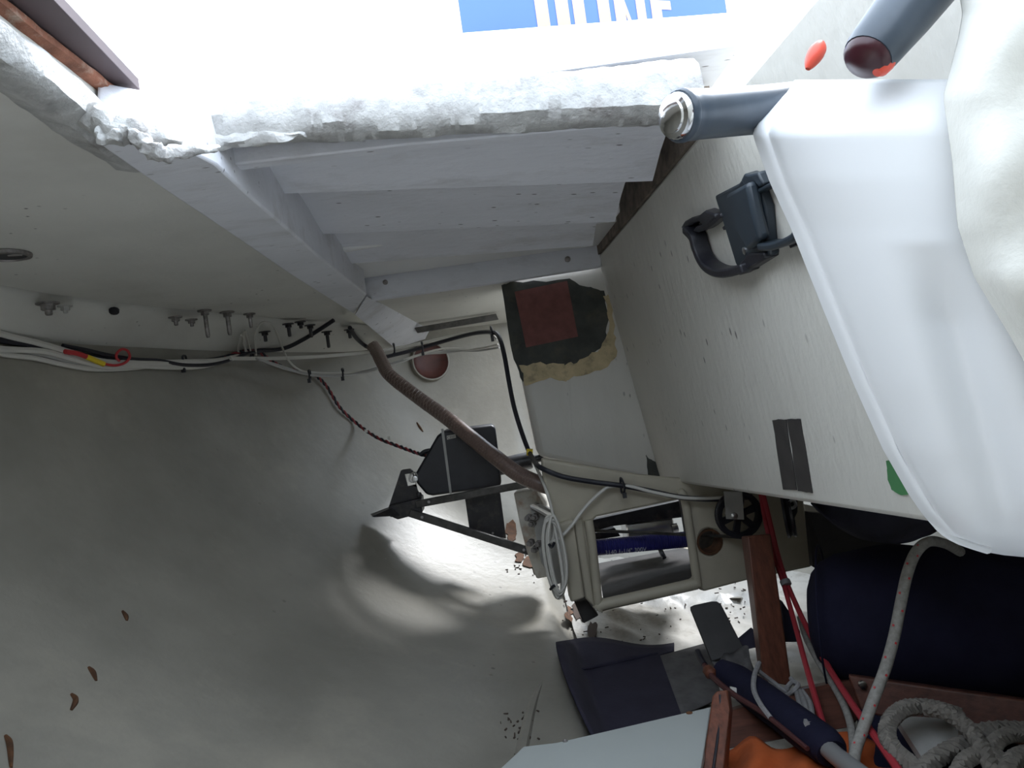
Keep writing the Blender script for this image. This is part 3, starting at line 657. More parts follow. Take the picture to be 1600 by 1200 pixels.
single('steering_wire', 'thin dark wire passing across the moulding window to the pulley', 'wire', tube(PX([(925,829,2.15),(1000,832,2.12),(1080,836,2.10),(1135,838,1.985),(1160,840,1.975)]), 0.005, 6), M_RAIL)
single('rudder_arm', 'black steel arm across the top of the moulding window', 'arm', join(prism([W(900,818,2.36),W(1080,778,2.36),W(1086,806,2.36),W(960,822,2.36),W(905,836,2.36)], (0,0.03,0)), prism([W(920,836,2.30),W(960,824,2.30),W(970,838,2.30),W(925,845,2.30)], (0,0.03,0))), M_BLACKM, bevel=0.003)
single('drain_hose', 'thin black hose under the blue corrugated hose in the window', 'hose', tube(PX([(1030,855,2.22),(1035,866,2.21),(1038,872,2.2)]), 0.007, 6), M_BLACK)
single('bare_ledge', 'brown wooden ledge inside the moulding window behind the blue hose', 'ledge', prism([W(930,893,2.45),W(1060,866,2.45),W(1085,855,2.45),W(1085,866,2.45),W(940,900,2.45)], (0,0.04,0)), M_CREAM)

# ================================================================== steering pulleys
def wheel(name, label, c, ax, R, plate=None):
    t = thing(name, label, 'pulley'); ax = V(ax).normalized(); N = ax.orthogonal().normalized(); B = ax.cross(N)
    mk('rim', lathe(c-ax*0.011, ax, [(0,R*0.80),(0,R),(0.006,R),(0.011,R*0.90),(0.016,R),(0.022,R),(0.022,R*0.80),(0.011,R*0.76),(0,R*0.80)], 36, caps=False), M_BLACK, t, ang=30)
    mk('hub', lathe(c-ax*0.013, ax, [(0,R*0.26),(0.026,R*0.26)], 16), M_BLACK, t)
    for k in range(6):
        a = k*math.pi/3+0.5; d = N*math.cos(a)+B*math.sin(a); s = ax.cross(d)
        mk('spoke', hexa([c+d*R*0.2+s*R*0.13-ax*0.004,c+d*R*0.84+s*R*0.16-ax*0.004,c+d*R*0.84-s*R*0.16-ax*0.004,c+d*R*0.2-s*R*0.13-ax*0.004],[c+d*R*0.2+s*R*0.13+ax*0.004,c+d*R*0.84+s*R*0.16+ax*0.004,c+d*R*0.84-s*R*0.16+ax*0.004,c+d*R*0.2-s*R*0.13+ax*0.004]), M_BLACK, t, bevel=0.001)
    return t
c = W(1154,804,1.955)
t = wheel('steering_pulley', 'black spoked steering pulley facing us on the cream moulding', c, (0.10,-1,0.0), 0.062)
mk('cheek_plate', prism([W(1131,768,1.93),W(1160,768,1.93),W(1163,812,1.93),W(1135,811,1.93)], (0,0.005,0)), M_PALE, t, bevel=0.001, label='pale grey cheek plate')
mk('axle', lathe(W(1147,806,1.93), (0,-1,0), [(-0.05,0.009),(0.004,0.009),(0.006,0.006)], 12), M_STEEL, t)
c = W(1232,803,1.90)
t = wheel('steering_pulley', 'black pulley seen nearly edge-on right of the spoked one', c, (1,-0.42,0.05), 0.060)
mk('cheek_plate', prism([W(1226,772,1.87),W(1246,774,1.87),W(1246,800,1.87),W(1240,812,1.87),W(1230,800,1.87)], (0.004,0.01,0)), M_BLACKM, t)
mk('shackle', tube(PX([(1232,785,1.86),(1240,782,1.86),(1243,790,1.86),(1236,794,1.86)]), 0.004, 6, 5, closed=True), M_STEEL, t)

# ================================================================== ring holder on the cockpit wall
def wp(px, py, off=0.0): return WW(px, py, off)
t = thing('ring_holder', 'black plastic double ring holder screwed to the white cockpit wall', 'holder')
K = 0.006
def slabW(poly, lo, hi): return prism([wp(x,y,lo) for x,y in poly], NW*(hi-lo))
mk('back_plate', slabW([(1131,302),(1170,282),(1180,268),(1196,274),(1212,320),(1216,370),(1220,395),(1172,424),(1164,408),(1140,330)], 0.0, 0.016), M_GRIPD, t, bevel=0.004)
mk('hinge_block', slabW([(1150,300),(1186,280),(1196,330),(1206,368),(1186,388),(1170,360)], 0.016, 0.034), M_GRIPD, t, bevel=0.006)
mk('foot_pad', slabW([(1168,416),(1190,390),(1216,388),(1219,398),(1175,425)], 0.0, 0.022), M_BLACK, t, bevel=0.003)
def band(pts, lo, hi, w):
    # a strap standing off the wall: pixel path, width across the wall normal
    P = spline([wp(x,y,(lo+hi)/2) for x,y in pts], 6); v, f = [], []
    for i, p in enumerate(P):
        d = (P[min(i+1,len(P)-1)]-P[max(i-1,0)]).normalized(); s = NW.cross(d).normalized()
        for a, b in ((-1,-1),(1,-1),(1,1),(-1,1)): v.append(p+s*(w/2*a)+NW*((hi-lo)/2*b))
    n = len(P)
    for i in range(n-1):
        for k in range(4): l = (k+1) % 4; f.append((i*4+k, i*4+l, i*4+4+l, i*4+4+k))
    f += [(0,1,2,3), ((n-1)*4+3,(n-1)*4+2,(n-1)*4+1,(n-1)*4)]
    return v, f
mk('ring', band([(1172,416),(1150,423),(1130,424),(1112,416),(1101,402),(1094,384),(1089,368),(1078,356)], 0.002, 0.032, 0.014), M_BLACK, t, bevel=0.003)
mk('ring', band([(1198,382),(1216,382),(1236,376),(1254,366),(1262,352)], 0.002, 0.032, 0.010), M_GRIPD, t, bevel=0.003)
mk('latch_arm', slabW([(1079,352),(1086,341),(1097,335),(1106,334),(1119,324),(1134,329),(1136,336),(1120,350),(1107,359),(1098,357),(1104,349),(1113,345),(1109,341),(1098,345),(1090,352)], 0.002, 0.022), M_BLACK, t, bevel=0.003)
mk('latch_arm', band([(1095,356),(1106,355),(1120,346),(1134,334)], 0.002, 0.02, 0.007), M_BLACK, t, bevel=0.002)
mk('latch_arm', slabW([(1178,276),(1184,265),(1190,267),(1206,263),(1215,282),(1208,287),(1200,279),(1188,288)], 0.002, 0.022), M_GRIPD, t, bevel=0.003)
mk('latch_arm', band([(1190,298),(1205,290),(1222,283)], 0.002, 0.02, 0.006), M_GRIPD, t, bevel=0.002)
mk('tab', slabW([(1138,353),(1144,347),(1150,355),(1140,357)], 0.004, 0.014), M_BLACK, t)
for x, y in ((1145,308),(1164,392)): mk('screw', lathe(wp(x,y,0.016), NW, [(0,0.006),(0.002,0.006),(0.003,0.003)], 10), M_RUST if y < 350 else M_STEEL, t)
mk('tab', slabW([(1246,371),(1256,368),(1262,378),(1252,383)], 0.0, 0.015), M_BLACK, t)
#OBJ2

# ================================================================== outside the opening
pA = W(835,-7,2.0); pE = W(1045,4,2.144); bd = V((pE.x-pA.x, pE.y-pA.y, 0)).normalized(); bn = V((bd.y, -bd.x, 0)); bn = bn if bn.y < 0 else -bn
def onB(px, py, off=0.0): return WP(px, py, pA+bn*off, bn)
t = thing('cardboard_box', 'cardboard box with a blue printed band and tan lettering beyond the aft coaming', 'box')
q0 = onB(724,60); q0.z = 0.62; wdt = 0.98
mk('carton', hexa([q0,q0+bd*wdt,q0+bd*wdt+V((0,0,0.62)),q0+V((0,0,0.62))],[q0-bn*0.10,q0+bd*wdt-bn*0.10,q0+bd*wdt-bn*0.10+V((0,0,0.62)),q0-bn*0.10+V((0,0,0.62))]), M_CARD, t, smooth=False)
p1 = onB(1133,5); L_ = (p1-q0).dot(bd); f0 = q0+bn*0.0015
mk('printed_band', hexa([f0+V((0,0,0.06)),f0+bd*L_+V((0,0,0.06)),f0+bd*L_+V((0,0,0.56)),f0+V((0,0,0.56))],[f0-bn*0.001+V((0,0,0.06)),f0+bd*L_-bn*0.001+V((0,0,0.06)),f0+bd*L_-bn*0.001+V((0,0,0.56)),f0-bn*0.001+V((0,0,0.56))]), M_BLUE, t, smooth=False, label='blue printed band')
top = onB(835,-9).z; hgt = 0.20
def sx(px): return (onB(px,2)-q0).dot(bd)
def letter(polys):
    gs = []
    for pl in polys: gs.append(prism_hole([q0+bn*0.0022+bd*x+V((0,0,top-q0.z-y*hgt)) for x, y in pl], [], bn*0.0008))
    mk('letter', join(*gs), M_TAN, t, smooth=False)
def bar(a, b, y0=0, y1=1): return [(sx(a),y0),(sx(b),y0),(sx(b),y1),(sx(a),y1)]
letter([bar(834,854), bar(866,886), bar(854,866,0.86,1)])
letter([bar(893,911), bar(911,926,0.86,1)])
letter([bar(932,950)])
letter([bar(958,974), bar(992,1006), [(sx(974),0),(sx(974),0.22),(sx(992),0.98),(sx(992),0.7)]])
letter([bar(1015,1031), bar(1031,1046,0,0.13), bar(1031,1042,0.43,0.56), bar(1031,1046,0.87,1)])
single('canvas_flap', 'pale lilac triangular flap standing beyond the aft coaming', 'canvas', prism([W(660,-90,2.02),W(669,110,2.02),W(575,115,2.02)], (0.0,0.012,0)), M_LILAC)
t = thing('latch', 'pale metal latch at the outer corner of the opening beside the brown board', 'latch')
mk('plate', prism([W(216,66,1.70),W(243,60,1.70),W(262,92,1.70),W(238,98,1.70)], (0,0.006,0)), M_STEEL, t, bevel=0.002)
mk('eye', tube(PX([(258,92,1.69),(264,88,1.69),(268,93,1.69),(262,97,1.69)]), 0.004, 6, 5, closed=True), M_STEEL, t)
t = thing('hatch_board', 'purple-brown wooden board lying along the left edge of the opening', 'board')
bz = (0,0,0.468)
mk('plank', prism_hole([V((-0.445,-0.3,0.468)),V((-0.345,-0.3,0.468)),V((-0.392,0.77,0.468)),WP(219,141,bz,(0,0,1)),WP(176,148,bz,(0,0,1)),V((-0.445,1.00,0.468))], [], (0,0,0.016)), M_BOARD, t, bevel=0.003)
secc = [(0.0,0.0),(0.006,0.002),(0.006,0.009),(0,0.012),(-0.02,0.012),(-0.02,0.0)]
mk('core_edge', rough_edge(V((-0.444,-0.2,0.455)), V((-0.436,0.985,0.455)), secc, 200, 0.004, (1,0)), M_CORE, t, label='crumbling orange core edge')
# torn laminate at the corner of the opening
def lump(P, r, seed, m, parent, name='torn_flap', rag=1.0, label=None):
    rd = random.Random(seed); pts = spline(PX(P), 5); v, f = [], []
    n = 9
    base = tube(pts, r, n, raw=True)
    v = [p+V((rd.uniform(-1,1),rd.uniform(-1,1),rd.uniform(-1,1)))*0.006*rag for p in base[0]]
    return mk(name, (v, base[1]), m, parent, subsurf=1)
lump([(112,158,0.90),(140,180,0.89),(170,196,0.88),(205,206,0.885),(240,214,0.90),(285,222,0.93)], [0.008,0.017,0.020,0.018,0.016,0.008], 1, M_RIM, trimL)
lump([(148,208,0.875),(162,213,0.87),(182,211,0.87),(202,202,0.875)], [0.006,0.010,0.009,0.005], 2, M_RIM, trimL)
lump([(198,202,0.87),(214,216,0.87),(236,232,0.875),(256,240,0.885),(290,234,0.91),(340,230,0.95)], [0.005,0.010,0.011,0.011,0.009,0.005], 3, M_RIM, trimL)
lump([(262,238,1.02),(310,228,1.05),(360,222,1.06),(420,216,1.06),(480,210,1.06)], [0.010,0.012,0.010,0.010,0.004], 4, M_RIM, trimL)
lump([(190,168,1.02),(230,176,1.03),(270,178,1.04),(330,176,1.05)], [0.012,0.018,0.016,0.008], 5, M_RIM, trimL)

# ================================================================== white shell hanging at the right
Lp = [(130,1246),(150,1232),(172,1208),(196,1186),(210,1182),(280,1207),(352,1240),(480,1291),(600,1340),(700,1385),(770,1425),(800,1446),(828,1470),(845,1500),(857,1535),(864,1580),(869,1640)]
def Lx(r):
    for (a, x0), (b, x1) in zip(Lp, Lp[1:]):
        if r <= b: return lerp(x0, x1, max(0, (r-a)/(b-a)))
    return Lp[-1][1]
def shell_pt(i, j):
    row = lerp(128, 869, j); x0 = Lx(row); R = 1860
    d = (R-x0)*(i**1.7); px = x0+d
    dep = 0.600-0.085*(1-math.exp(-d/75.0))-0.00010*d
    dep += 0.006*math.exp(-((d-24)/7.0)**2)                       # groove behind the lip
    vx = lerp(1450, 1590, (row-380)/480.0)                        # soft valley
    dep += 0.016*math.exp(-((px-vx)/45.0)**2)*max(0, min(1, (row-380)/120.0))
    bot = max(0, (row-790)/79.0); dep += 0.05*bot*bot
    return W(px, row, dep)
t = thing('moulded_shell', 'big white moulded plastic shell with a rounded lip hanging at the right', 'shell')
mk('shell_body', grid(shell_pt, 90, 110), M_SHELL, t, ang=0, solid=0.006)
mk('lip', tube([W(Lx(r)+3, r, 0.603) for r in range(200, 866, 14)], 0.0042, 8, 2), M_SHELL, t)
Cp = [(-60,1500),(20,1512),(60,1505),(150,1482),(250,1496),(350,1504),(430,1530),(520,1585),(620,1640),(700,1690)]
def Cx(r):
    for (a, x0), (b, x1) in zip(Cp, Cp[1:]):
        if r <= b: return lerp(x0, x1, max(0, (r-a)/(b-a)))
    return Cp[-1][1]
def canv_pt(i, j):
    row = lerp(-60, 690, j); x0 = Cx(row); d = (1900-x0)*i**1.4; px = x0+d
    dep = 0.475-0.045*(1-math.exp(-d/40.0))
    dep += 0.006*math.sin(px*0.021+row*0.013)*math.sin(row*0.017-px*0.006)*min(1, d/40.0)
    return W(px, row, dep)
single('canvas_cover', 'lumpy ivory canvas bundle at the upper right edge over the white shell', 'canvas', grid(canv_pt, 50, 70), M_CANVAS, ang=0, solid=0.006)
t = thing('grip_handle', 'blue-grey rubber grip with a chrome end cap pointing left over the opening rim', 'handle')
a, b = W(1062,181,0.575), W(1262,166,0.640); d = (b-a); L = d.length
mk('grip', lathe(a, d, [(0,0.0185),(0.004,0.0200),(0.006,0.0193),(0.010,0.0198),(0.02,0.0192),(L*0.6,0.0195),(L,0.0215)], 24), M_GRIP, t)
mk('collar', lathe(a, d, [(-0.002,0.0190),(0.0,0.0205),(0.003,0.0205),(0.005,0.0195)], 24), M_GRIP, t)
mk('end_cap', lathe(a, -d, [(-0.002,0.0178),(0.004,0.0178),(0.007,0.0165),(0.008,0.0130),(0.010,0.0125),(0.0112,0.0085),(0.0115,0.002)], 24), M_CHROME, t, label='chrome end cap')
t = thing('grip_handle', 'blue-grey rubber grip with a dark red butt at the top right', 'handle')
a, b = W(1356,88,0.49), W(1475,-60,0.50); d = b-a; L = d.length
mk('grip', lathe(a, d, [(0,0.0165),(0.006,0.0180),(0.02,0.0190),(0.04,0.0205),(L,0.0225)], 24), M_GRIP, t)
mk('butt', lathe(a, -d, [(-0.004,0.0160),(0.003,0.0155),(0.007,0.0120),(0.009,0.002)], 24), M_MAROON, t, label='dark maroon butt')
mk('insert', lathe(W(1378,104,0.487), d, [(-0.006,0.003),(-0.003,0.0055),(0.004,0.0065),(0.012,0.005)], 12), M_ORED, t, label='orange red insert')
P = PX([(1283,66,0.66),(1278,78,0.66),(1270,92,0.66),(1262,108,0.66)])
single('plastic_tip', 'small orange-red leaf-shaped plastic tip above the chrome-capped grip', 'tip', tube(P, lambda t_: 0.0015+0.0062*math.sin(min(1, t_*0.9+0.08)*math.pi)**0.8, 10), M_ORED)

# ================================================================== bilge: mat, panel, plates
def hullpatch(poly, off, th, rag=0.0, sub=4):
    pl = ragged(poly, rag, sub)
    P = [WH(x, y, off) for x, y in pl]
    return prism_hole(P, [], V((0,0,th)))
t = thing('bilge_mat', 'slate blue mat lying flat on the bilge behind the white panel', 'mat')
def mat_pt(i, j):
    row = lerp(1021, 1215, j)
    xl = lerp(871, 915, ((row-1021)/125.0)**1.4); xr = 1056 if row < 1040 else lerp(1034, 1075, (row-1040)/90.0)
    if row < 1040: row = row+0
    px = lerp(xl, xr, i); py = row+(5*math.sin(i*6.0+2.6)-1)*max(0, 1-j*5)
    p = WH(px, py, 0.0); return V((p.x, p.y, p.z+0.032+0.004*math.sin(i*7)*math.exp(-j*6)))
mk('sheet', grid(mat_pt, 40, 30), M_MAT, t, solid=0.005)
mk('crease', tube([WH(x, y, 0.0)+V((0,0,0.035)) for x, y in ((912,1066),(950,1058),(990,1048),(1030,1040))], [0.003,0.007,0.007,0.003], 8), M_MAT, t)
def sheet_pt(i, j):
    a = (lerp(1034,1112,i), lerp(1044,1022,i)); b = (lerp(1068,1130,i), lerp(1140,1112,i)); p = WH(lerp(a[0],b[0],j), lerp(a[1],b[1],j), 0.0); return V((p.x,p.y,p.z+0.034))
single('rubber_sheet', 'grey grimy sheet lying right of the slate blue mat', 'sheet', grid(sheet_pt, 10, 10), M_GREYC, solid=0.004)
PZ = -0.585
def onP(px, py): return WP(px, py, (0,0,PZ), (0,0,1))
t = thing('white_panel', 'smooth white panel across the bottom edge in front of the mat', 'panel')
mk('sheet', prism_hole([onP(x,y) for x,y in ((818,1166),(870,1160),(1111,1104),(1080,1290),(730,1290),(782,1200))], [], (0,0,-0.014)), M_PANEL, t, bevel=0.002)
for x, y in ((883,1158),): mk('screw', lathe(onP(x,y), (0,0,1), [(-0.003,0.0045),(0.001,0.0045),(0.0015,0.003),(0.0,0.002)], 10), M_DULL, t)
mk('stain', lathe(onP(1077,1114), (0,0,1), [(-0.001,0.006),(0.0006,0.0055)], 9), M_RUST, t)
t = thing('edge_batten', 'upright mahogany batten along the right end of the white panel', 'batten')
mk('batten', hexa([W(1113,1088,1.20),W(1120,1080,1.20),W(1137,1078,1.20),W(1141,1110,1.18),W(1130,1225,1.08),W(1094,1225,1.08)],[W(1117,1088,1.26),W(1122,1080,1.26),W(1141,1078,1.26),W(1145,1110,1.25),W(1136,1225,1.16),W(1098,1225,1.16)]), M_WOOD, t, bevel=0.003)
mk('groove', tube(PX([(1125,1086,1.197),(1124,1130,1.16),(1112,1220,1.078)]), 0.0022, 6), M_BLACK, t)
single('timber_post', 'mahogany post standing upright right of the charcoal board under the pulley', 'post', hexa([W(1168,838,1.74),W(1204,834,1.74),W(1237,1072,1.66),W(1193,1064,1.66)],[W(1158,838,1.82),W(1200,834,1.82),W(1233,1072,1.74),W(1186,1058,1.74)]), M_WOOD, bevel=0.003)
t = thing('timber_rail', 'long mahogany rail running under the navy bag to the right edge', 'rail')
mk('rail', hexa([W(1325,1055,1.36),W(1660,1102,1.16),W(1660,1178,1.14),W(1345,1113,1.34)],[W(1325,1052,1.42),W(1660,1098,1.24),W(1660,1170,1.22),W(1345,1105,1.40)]), M_WOODH, t, bevel=0.004)
c = W(1348,1070,1.335); mk('screw', lathe(c, (0,-1,0.1), [(-0.004,0.007),(0.002,0.007),(0.003,0.004)], 10), M_STEEL, t)
single('timber_ledge', 'dark mahogany cross board between the batten and the long rail', 'board', hexa([W(1136,1112,1.40),W(1250,1078,1.44),W(1350,1058,1.42),W(1352,1112,1.38),W(1330,1136,1.34),W(1138,1170,1.33)],[W(1136,1107,1.46),W(1250,1073,1.50),W(1350,1054,1.48),W(1352,1106,1.44),W(1330,1130,1.40),W(1138,1165,1.39)]), M_WOODH, bevel=0.003)
cb0 = W(1078,948,1.86); cbn = (W(1117,938,1.86)-cb0).cross(W(1140,1024,1.74)-cb0).normalized()
single('charcoal_board', 'charcoal grey round-cornered board leaning left of the timber post', 'board', prism([WP(x,y,cb0,cbn) for x,y in ((1078,948),(1084,945),(1112,939),(1120,939),(1126,943),(1130,950),(1164,1016),(1112,1032))], cbn*(0.014 if cbn.y > 0 else -0.014)), M_GREYB, bevel=0.002)
rd = random.Random(5)
def ragp(i, j):
    x = lerp(lerp(1112,1168,i), lerp(1128,1192,i), j); y = lerp(lerp(1034,1008,i), lerp(1068,1082,i), j)
    return W(x+math.sin(i*9+j*5)*3, y+math.sin(i*13)*3, lerp(1.74,1.60,j)+0.02*math.sin(i*8+j*3)*math.sin(j*7))
single('grey_rag', 'crumpled dark grey rag below the charcoal board', 'rag', grid(ragp, 16, 12), M_GREYC, solid=0.004)
single('blue_scrap', 'blue-grey folded scrap right of the timber post', 'cloth', prism([W(1222,938,1.80),W(1233,955,1.80),W(1252,988,1.78),W(1247,1004,1.78),W(1226,1004,1.78)], (0.0,0.03,0)), M_DENIM, bevel=0.004)
single('blue_corner', 'small blue cloth corner between the charcoal board and the timber post', 'cloth', prism([W(1155,1003,1.82),W(1178,983,1.82),W(1184,1012,1.80),W(1162,1016,1.80)], (0,0.02,0)), M_MAT, bevel=0.003)
# navy bag
a, b = W(1264,962,1.56), W(1800,985,1.30); d = b-a; L = d.length
prof = [(0,0.015),(0.002,0.055),(0.012,0.085),(0.032,0.110),(0.062,0.130),(0.12,0.146)]+[(0.12+(L-0.12)*k/10, 0.146+0.004*math.sin(k*2.1)) for k in range(1, 11)]
g = lathe(a, d, prof, 40); g = ([p+V((0,0,0.004*math.sin(p.x*40+p.y*17))) for p in g[0]], g[1])
t = thing('navy_bag', 'large dark navy rolled bag lying at the lower right', 'bag')
mk('bag_body', g, M_NAVY, t, ang=0)
mk('seam', tube([a+d.normalized()*0.03+(d.normalized().orthogonal()*math.cos(k)+d.normalized().cross(d.normalized().orthogonal())*math.sin(k))*0.109 for k in [i*math.pi/12 for i in range(24)]], 0.0022, 6, 2, closed=True), M_NAVY, t)
# under the cockpit sole
def denp(i, j):
    x = lerp(1268, 1470, i); top = lerp(778, 812, i); h = 52*math.sin(min(1,i*0.95+0.02)*math.pi)**0.7
    return W(x, top+h*j, 1.78-0.5*i+0.04*math.sin(i*9+j*4)*j)
single('slung_cloth', 'dark blue cloth slung under the cockpit sole left of the white shell', 'cloth', grid(denp, 24, 10), M_DENIM, solid=0.006)
single('far_wall_panel', 'dark grey panel standing in for the far starboard wall behind the navy bag', 'board', prism([W(1262,800,1.98),W(1402,812,1.86),W(1410,870,1.86),W(1300,905,1.98),W(1270,885,1.98)], (0,0.02,0)), M_GREYB)  # added in place of the far wall, raised to cover a bright gap
single('side_plate', 'pale grey plate at the right end of the cream moulding', 'plate', prism([W(1256,788,2.10),W(1292,796,2.06),W(1288,824,2.06),W(1264,828,2.10)], (0,0.02,0)), M_PALE)

# ================================================================== cords and ropes
t = thing('red_cord', 'red cord from the pulley straight down to the orange cloth, left of the pair', 'rope')
mk('cord', tube(PX([(1188,770,1.90),(1196,815,1.86),(1208,865,1.82),(1222,905,1.76),(1240,968,1.64),(1258,1035,1.48),(1278,1105,1.32),(1294,1160,1.20)]), 0.0058, 8), M_ROPER, t)
t = thing('red_cord', 'red cord from the pulley slanting to the bottom edge, right of the pair', 'rope')
mk('cord', tube(PX([(1192,770,1.89),(1203,815,1.85),(1215,865,1.81),(1230,912,1.75),(1258,975,1.62),(1290,1035,1.46),(1330,1098,1.28),(1370,1155,1.14),(1412,1215,1.04)]), 0.0060, 8), M_ROPER, t)
mk('whipping', lathe(W(1226,907,1.745), W(1230,916,1.74)-W(1226,907,1.75), [(0,0.012),(0.012,0.012)], 10), M_LASH, t, label='pale whipping')
def flecked(name, label, pts, r, n):
    t = thing(name, label, 'rope'); P = PX(pts); mk('braid', tube(P, r, 10), M_ROPEW, t)
    S = spline(P, 6); gs = []
    for k in range(n):
        i = int((k+0.5)/n*(len(S)-1)); c = S[i]; dr = (S[min(i+1,len(S)-1)]-S[max(i-1,0)]).normalized(); toc = (-c).normalized(); sd = dr.cross(toc).normalized()
        w = (toc*0.9+sd*(0.5 if k % 2 else -0.5)).normalized()
        gs.append(box(c+w*r*0.97, (0.0035,0.0030,0.0025), (dr, w.cross(dr), w)))
    mk('fleck', join(*gs), M_RED, t, kind='stuff', label='red flecks')
flecked('flecked_rope', 'white rope with red flecks hanging over the navy bag down to the orange cloth', [(1500,862,1.30),(1478,850,1.27),(1452,846,1.25),(1432,862,1.24),(1418,895,1.23),(1407,945,1.22),(1397,995,1.21),(1383,1045,1.195),(1365,1092,1.18),(1348,1140,1.16),(1337,1172,1.14),(1334,1195,1.12)], 0.0088, 22)
flecked('flecked_rope', 'thin white rope with red flecks crossing behind the right red cord', [(1250,965,1.72),(1257,990,1.66),(1272,1022,1.56),(1294,1058,1.46),(1314,1092,1.36),(1328,1128,1.28),(1333,1165,1.20),(1331,1195,1.13)], 0.0066, 16)
t = thing('lashing', 'grey lashing knotted round the foot of the timber post', 'rope')
for pts in ([(1186,1036,1.46),(1179,1055,1.41),(1178,1078,1.36),(1188,1100,1.31),(1204,1122,1.28)], [(1184,1048,1.44),(1205,1064,1.45),(1228,1080,1.44),(1246,1080,1.43),(1268,1076,1.46)], [(1212,1084,1.46),(1228,1087,1.43),(1240,1079,1.41),(1247,1070,1.42),(1238,1066,1.44),(1229,1075,1.42)], [(1236,1060,1.47),(1246,1074,1.43),(1252,1090,1.39)], [(1250,1080,1.41),(1258,1100,1.32),(1265,1132,1.205)], [(1254,1080,1.41),(1266,1100,1.32),(1270,1132,1.205)], [(1245,1082,1.41),(1251,1105,1.31),(1261,1132,1.20)]):
    mk('strand', tube(PX(pts), 0.0048, 7), M_LASH, t)
t = thing('sail_tie', 'thin white tie knotted round the dark sleeve', 'rope')
mk('strand', tube(PX([(1272,1128,1.215),(1266,1134,1.205),(1262,1145,1.20),(1260,1158,1.195),(1264,1172,1.19),(1268,1178,1.19)]), 0.0030, 6), M_ROPEW, t)
mk('knot', lathe(W(1268,1132,1.205), (1,0,0.3), [(-0.006,0.002),(-0.003,0.005),(0.002,0.005),(0.006,0.002)], 8), M_ROPEW, t)
# sleeve, pole, stick
t = thing('sleeved_pole', 'grey pole in a dark navy sleeve lying diagonally over the orange cloth', 'pole')
mk('sleeve', tube(PX([(1126,1046,1.52),(1150,1062,1.48),(1185,1088,1.40),(1222,1115,1.32),(1258,1142,1.24),(1290,1165,1.18),(1300,1178,1.16)]), [0.022,0.031,0.033,0.032,0.032,0.030,0.024], 14), M_NAVY, t)
mk('pole', tube(PX([(1285,1162,1.18),(1310,1184,1.13),(1360,1222,1.04)]), 0.0145, 14), M_POLE, t)
t = thing('thin_stick', 'thin dark stick with a red-brown knob lying left of the navy sleeve', 'stick')
mk('stick', tube(PX([(1089,1017,1.60),(1098,1034,1.56),(1110,1054,1.50),(1142,1082,1.40),(1195,1116,1.30),(1262,1170,1.17)]), [0.004,0.0055,0.006,0.0055,0.005,0.004], 8), M_STICK, t)
mk('knob', lathe(W(1106,1046,1.515), W(1112,1054,1.50)-W(1106,1046,1.515), [(-0.006,0.006),(0,0.012),(0.014,0.013),(0.02,0.007)], 10), M_WOOD, t)
mk('tip', tube(PX([(1090,1018,1.599),(1096,1031,1.567),(1101,1039,1.545)]), 0.0068, 8), M_CABK, t)
single('paper_tag', 'small white paper tag on the dark sleeve beside the stick', 'tag', prism([W(1141,1073,1.42),W(1157,1077,1.42),W(1158,1095,1.41),W(1142,1091,1.41)], (0.0,0.003,0)), M_CABW, smooth=False)
# orange cloth
def orp(i, j):
    x = lerp(1130, 1420, i); top = 1178-26*math.exp(-((x-1170)/22)**2)-34*math.exp(-((x-1310)/70.0)**2)
    y = lerp(top, 1290, j)
    return W(x+10*math.sin(j*5+i*4), y, lerp(1.30, 1.02, j)+0.022*math.sin(i*17+j*3)*math.sin(j*6+i*5+0.6)-0.02*math.sin(i*math.pi))
single('orange_cloth', 'crumpled orange cloth at the bottom edge under the navy sleeve', 'cloth', grid(orp, 40, 24), M_ORANGE, solid=0.005)
# laid rope coil
def laid(pts, r, turns, m, t):
    P = PX(pts); g = [helix(P, r*0.52, r*0.56, turns, k*2*math.pi/3, 6, 10) for k in range(3)]
    mk('rope_turn', join(*g), m, t)
t = thing('laid_rope', 'coil of thick grey three-strand rope in the bottom right corner', 'rope')
laid([(1500,1118,1.20),(1455,1106,1.19),(1418,1106,1.18),(1394,1122,1.16),(1386,1146,1.13),(1396,1170,1.10),(1424,1194,1.07),(1465,1225,1.03)], 0.0135, 12, M_ROPEG, t)
laid([(1448,1106,1.16),(1476,1112,1.14),(1506,1132,1.11),(1532,1165,1.07),(1556,1215,1.02)], 0.0125, 8, M_ROPEG, t)
laid([(1425,1225,1.03),(1450,1196,1.06),(1482,1174,1.09),(1516,1160,1.11),(1550,1150,1.12)], 0.0135, 7, M_ROPEG, t)
laid([(1548,1185,1.06),(1556,1160,1.08),(1580,1148,1.10),(1612,1150,1.10),(1640,1170,1.08)], 0.0125, 7, M_ROPEG, t)
laid([(1490,1225,1.02),(1508,1190,1.05),(1535,1178,1.06),(1560,1186,1.05),(1580,1220,1.01)], 0.0125, 7, M_ROPEG, t)
laid([(1570,1225,1.0),(1578,1196,1.03),(1600,1178,1.05),(1640,1180,1.05)], 0.0125, 5, M_ROPEG, t)
laid([(1505,1150,1.13),(1540,1140,1.13),(1590,1138,1.13),(1640,1146,1.12)], 0.0115, 6, M_ROPEG, t)
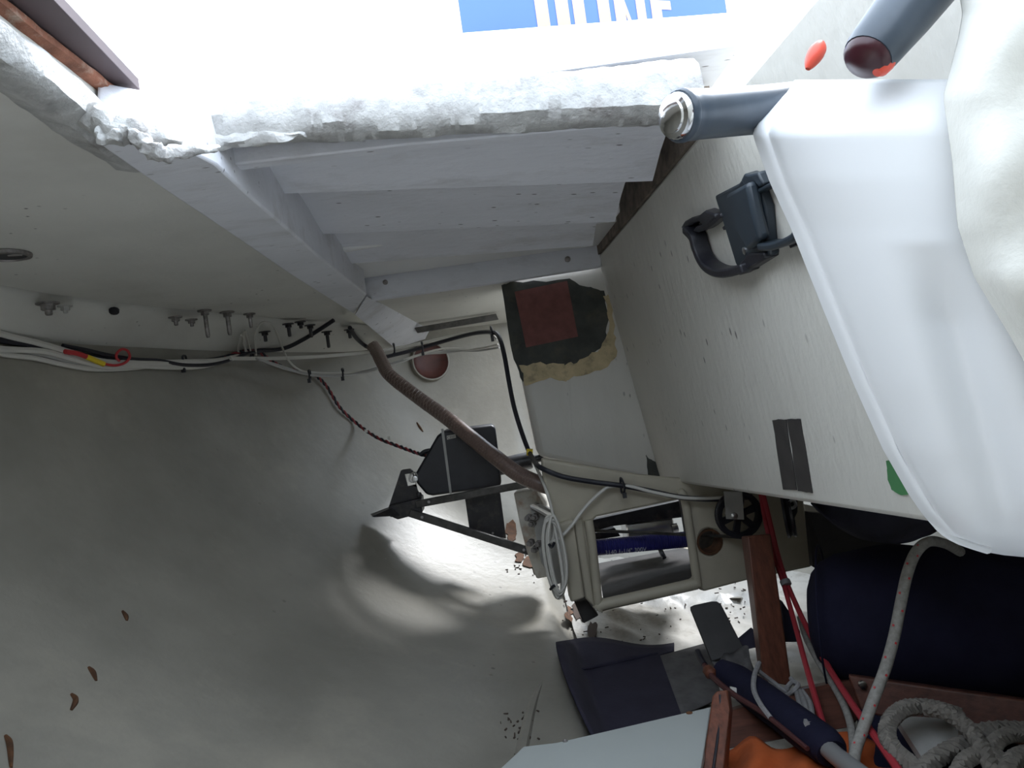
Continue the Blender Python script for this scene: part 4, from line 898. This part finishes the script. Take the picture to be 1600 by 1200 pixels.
single('grey_offcut', 'flat grey offcut lying inside the loop of the laid rope', 'board', prism([W(1398,1118,1.24),W(1475,1122,1.22),W(1520,1160,1.16),W(1470,1196,1.12),W(1446,1192,1.13)], (0,0.012,-0.01)), M_PALE)
def navp(i, j): return W(lerp(1340,1680,i), lerp(lerp(1108,1168,i), 1300, j), lerp(1.33,1.12,j)-0.1*i+0.01*math.sin(i*12+j*9))
single('navy_cloth', 'dark navy cloth beneath the laid rope below the long rail', 'cloth', grid(navp, 24, 14), M_NAVY, solid=0.004)
# loose flakes on the bilge
rd = random.Random(21); gs = []
for k in range(150):
    x, y = rd.choice([(rd.uniform(885,1075), rd.uniform(945,1018)), (rd.uniform(1120,1165), rd.uniform(918,985)), (rd.gauss(915,22), rd.gauss(975,22)), (rd.gauss(812,14), rd.gauss(1150,18)), (rd.gauss(830,16), rd.gauss(885,10))])
    if y > 1018 and x > 862: continue
    p = WH(x, y, 0.0015); p.z += 0.016 if x > 880 and y < 1018 else 0; a = rd.uniform(0, 6.28); L = rd.uniform(0.003, 0.016)*(1 if y < 1100 else 0.7)
    gs.append(box(p, (L, rd.uniform(0.0015,0.0035), 0.003), (V((math.cos(a),math.sin(a),0)), V((-math.sin(a),math.cos(a),0)), V((0,0,1)))))
mk('debris', join(*gs), M_DEB, hull, kind='stuff', label='dark flakes of debris')
def blotch(cx, cy, sx_, sy_, m, name, lab, seed):
    rd = random.Random(seed); P = [WH(cx+math.cos(a)*sx_*rd.uniform(0.6,1.1), cy+math.sin(a)*sy_*rd.uniform(0.6,1.1), 0.022) for a in [i*math.pi/8 for i in range(16)]]
    mk(name, prism_hole(P, [], V((0,-0.002,0.002))), m, hull, smooth=False, label=lab)
blotch(905,962,14,22,M_DEB,'bare_patch','dark bare patch',1); blotch(884,968,10,12,M_RUST,'bare_patch','rust-coloured bare patch',2); blotch(925,995,9,16,M_DEB,'bare_patch','dark bare patch',3)
single('brown_block', 'dark brown block end under the cream post', 'block', prism([W(898,942,2.06),W(916,936,2.06),W(936,962,2.06),W(912,975,2.06)], (0,0.06,0)), M_TRAY, bevel=0.004)
settle()
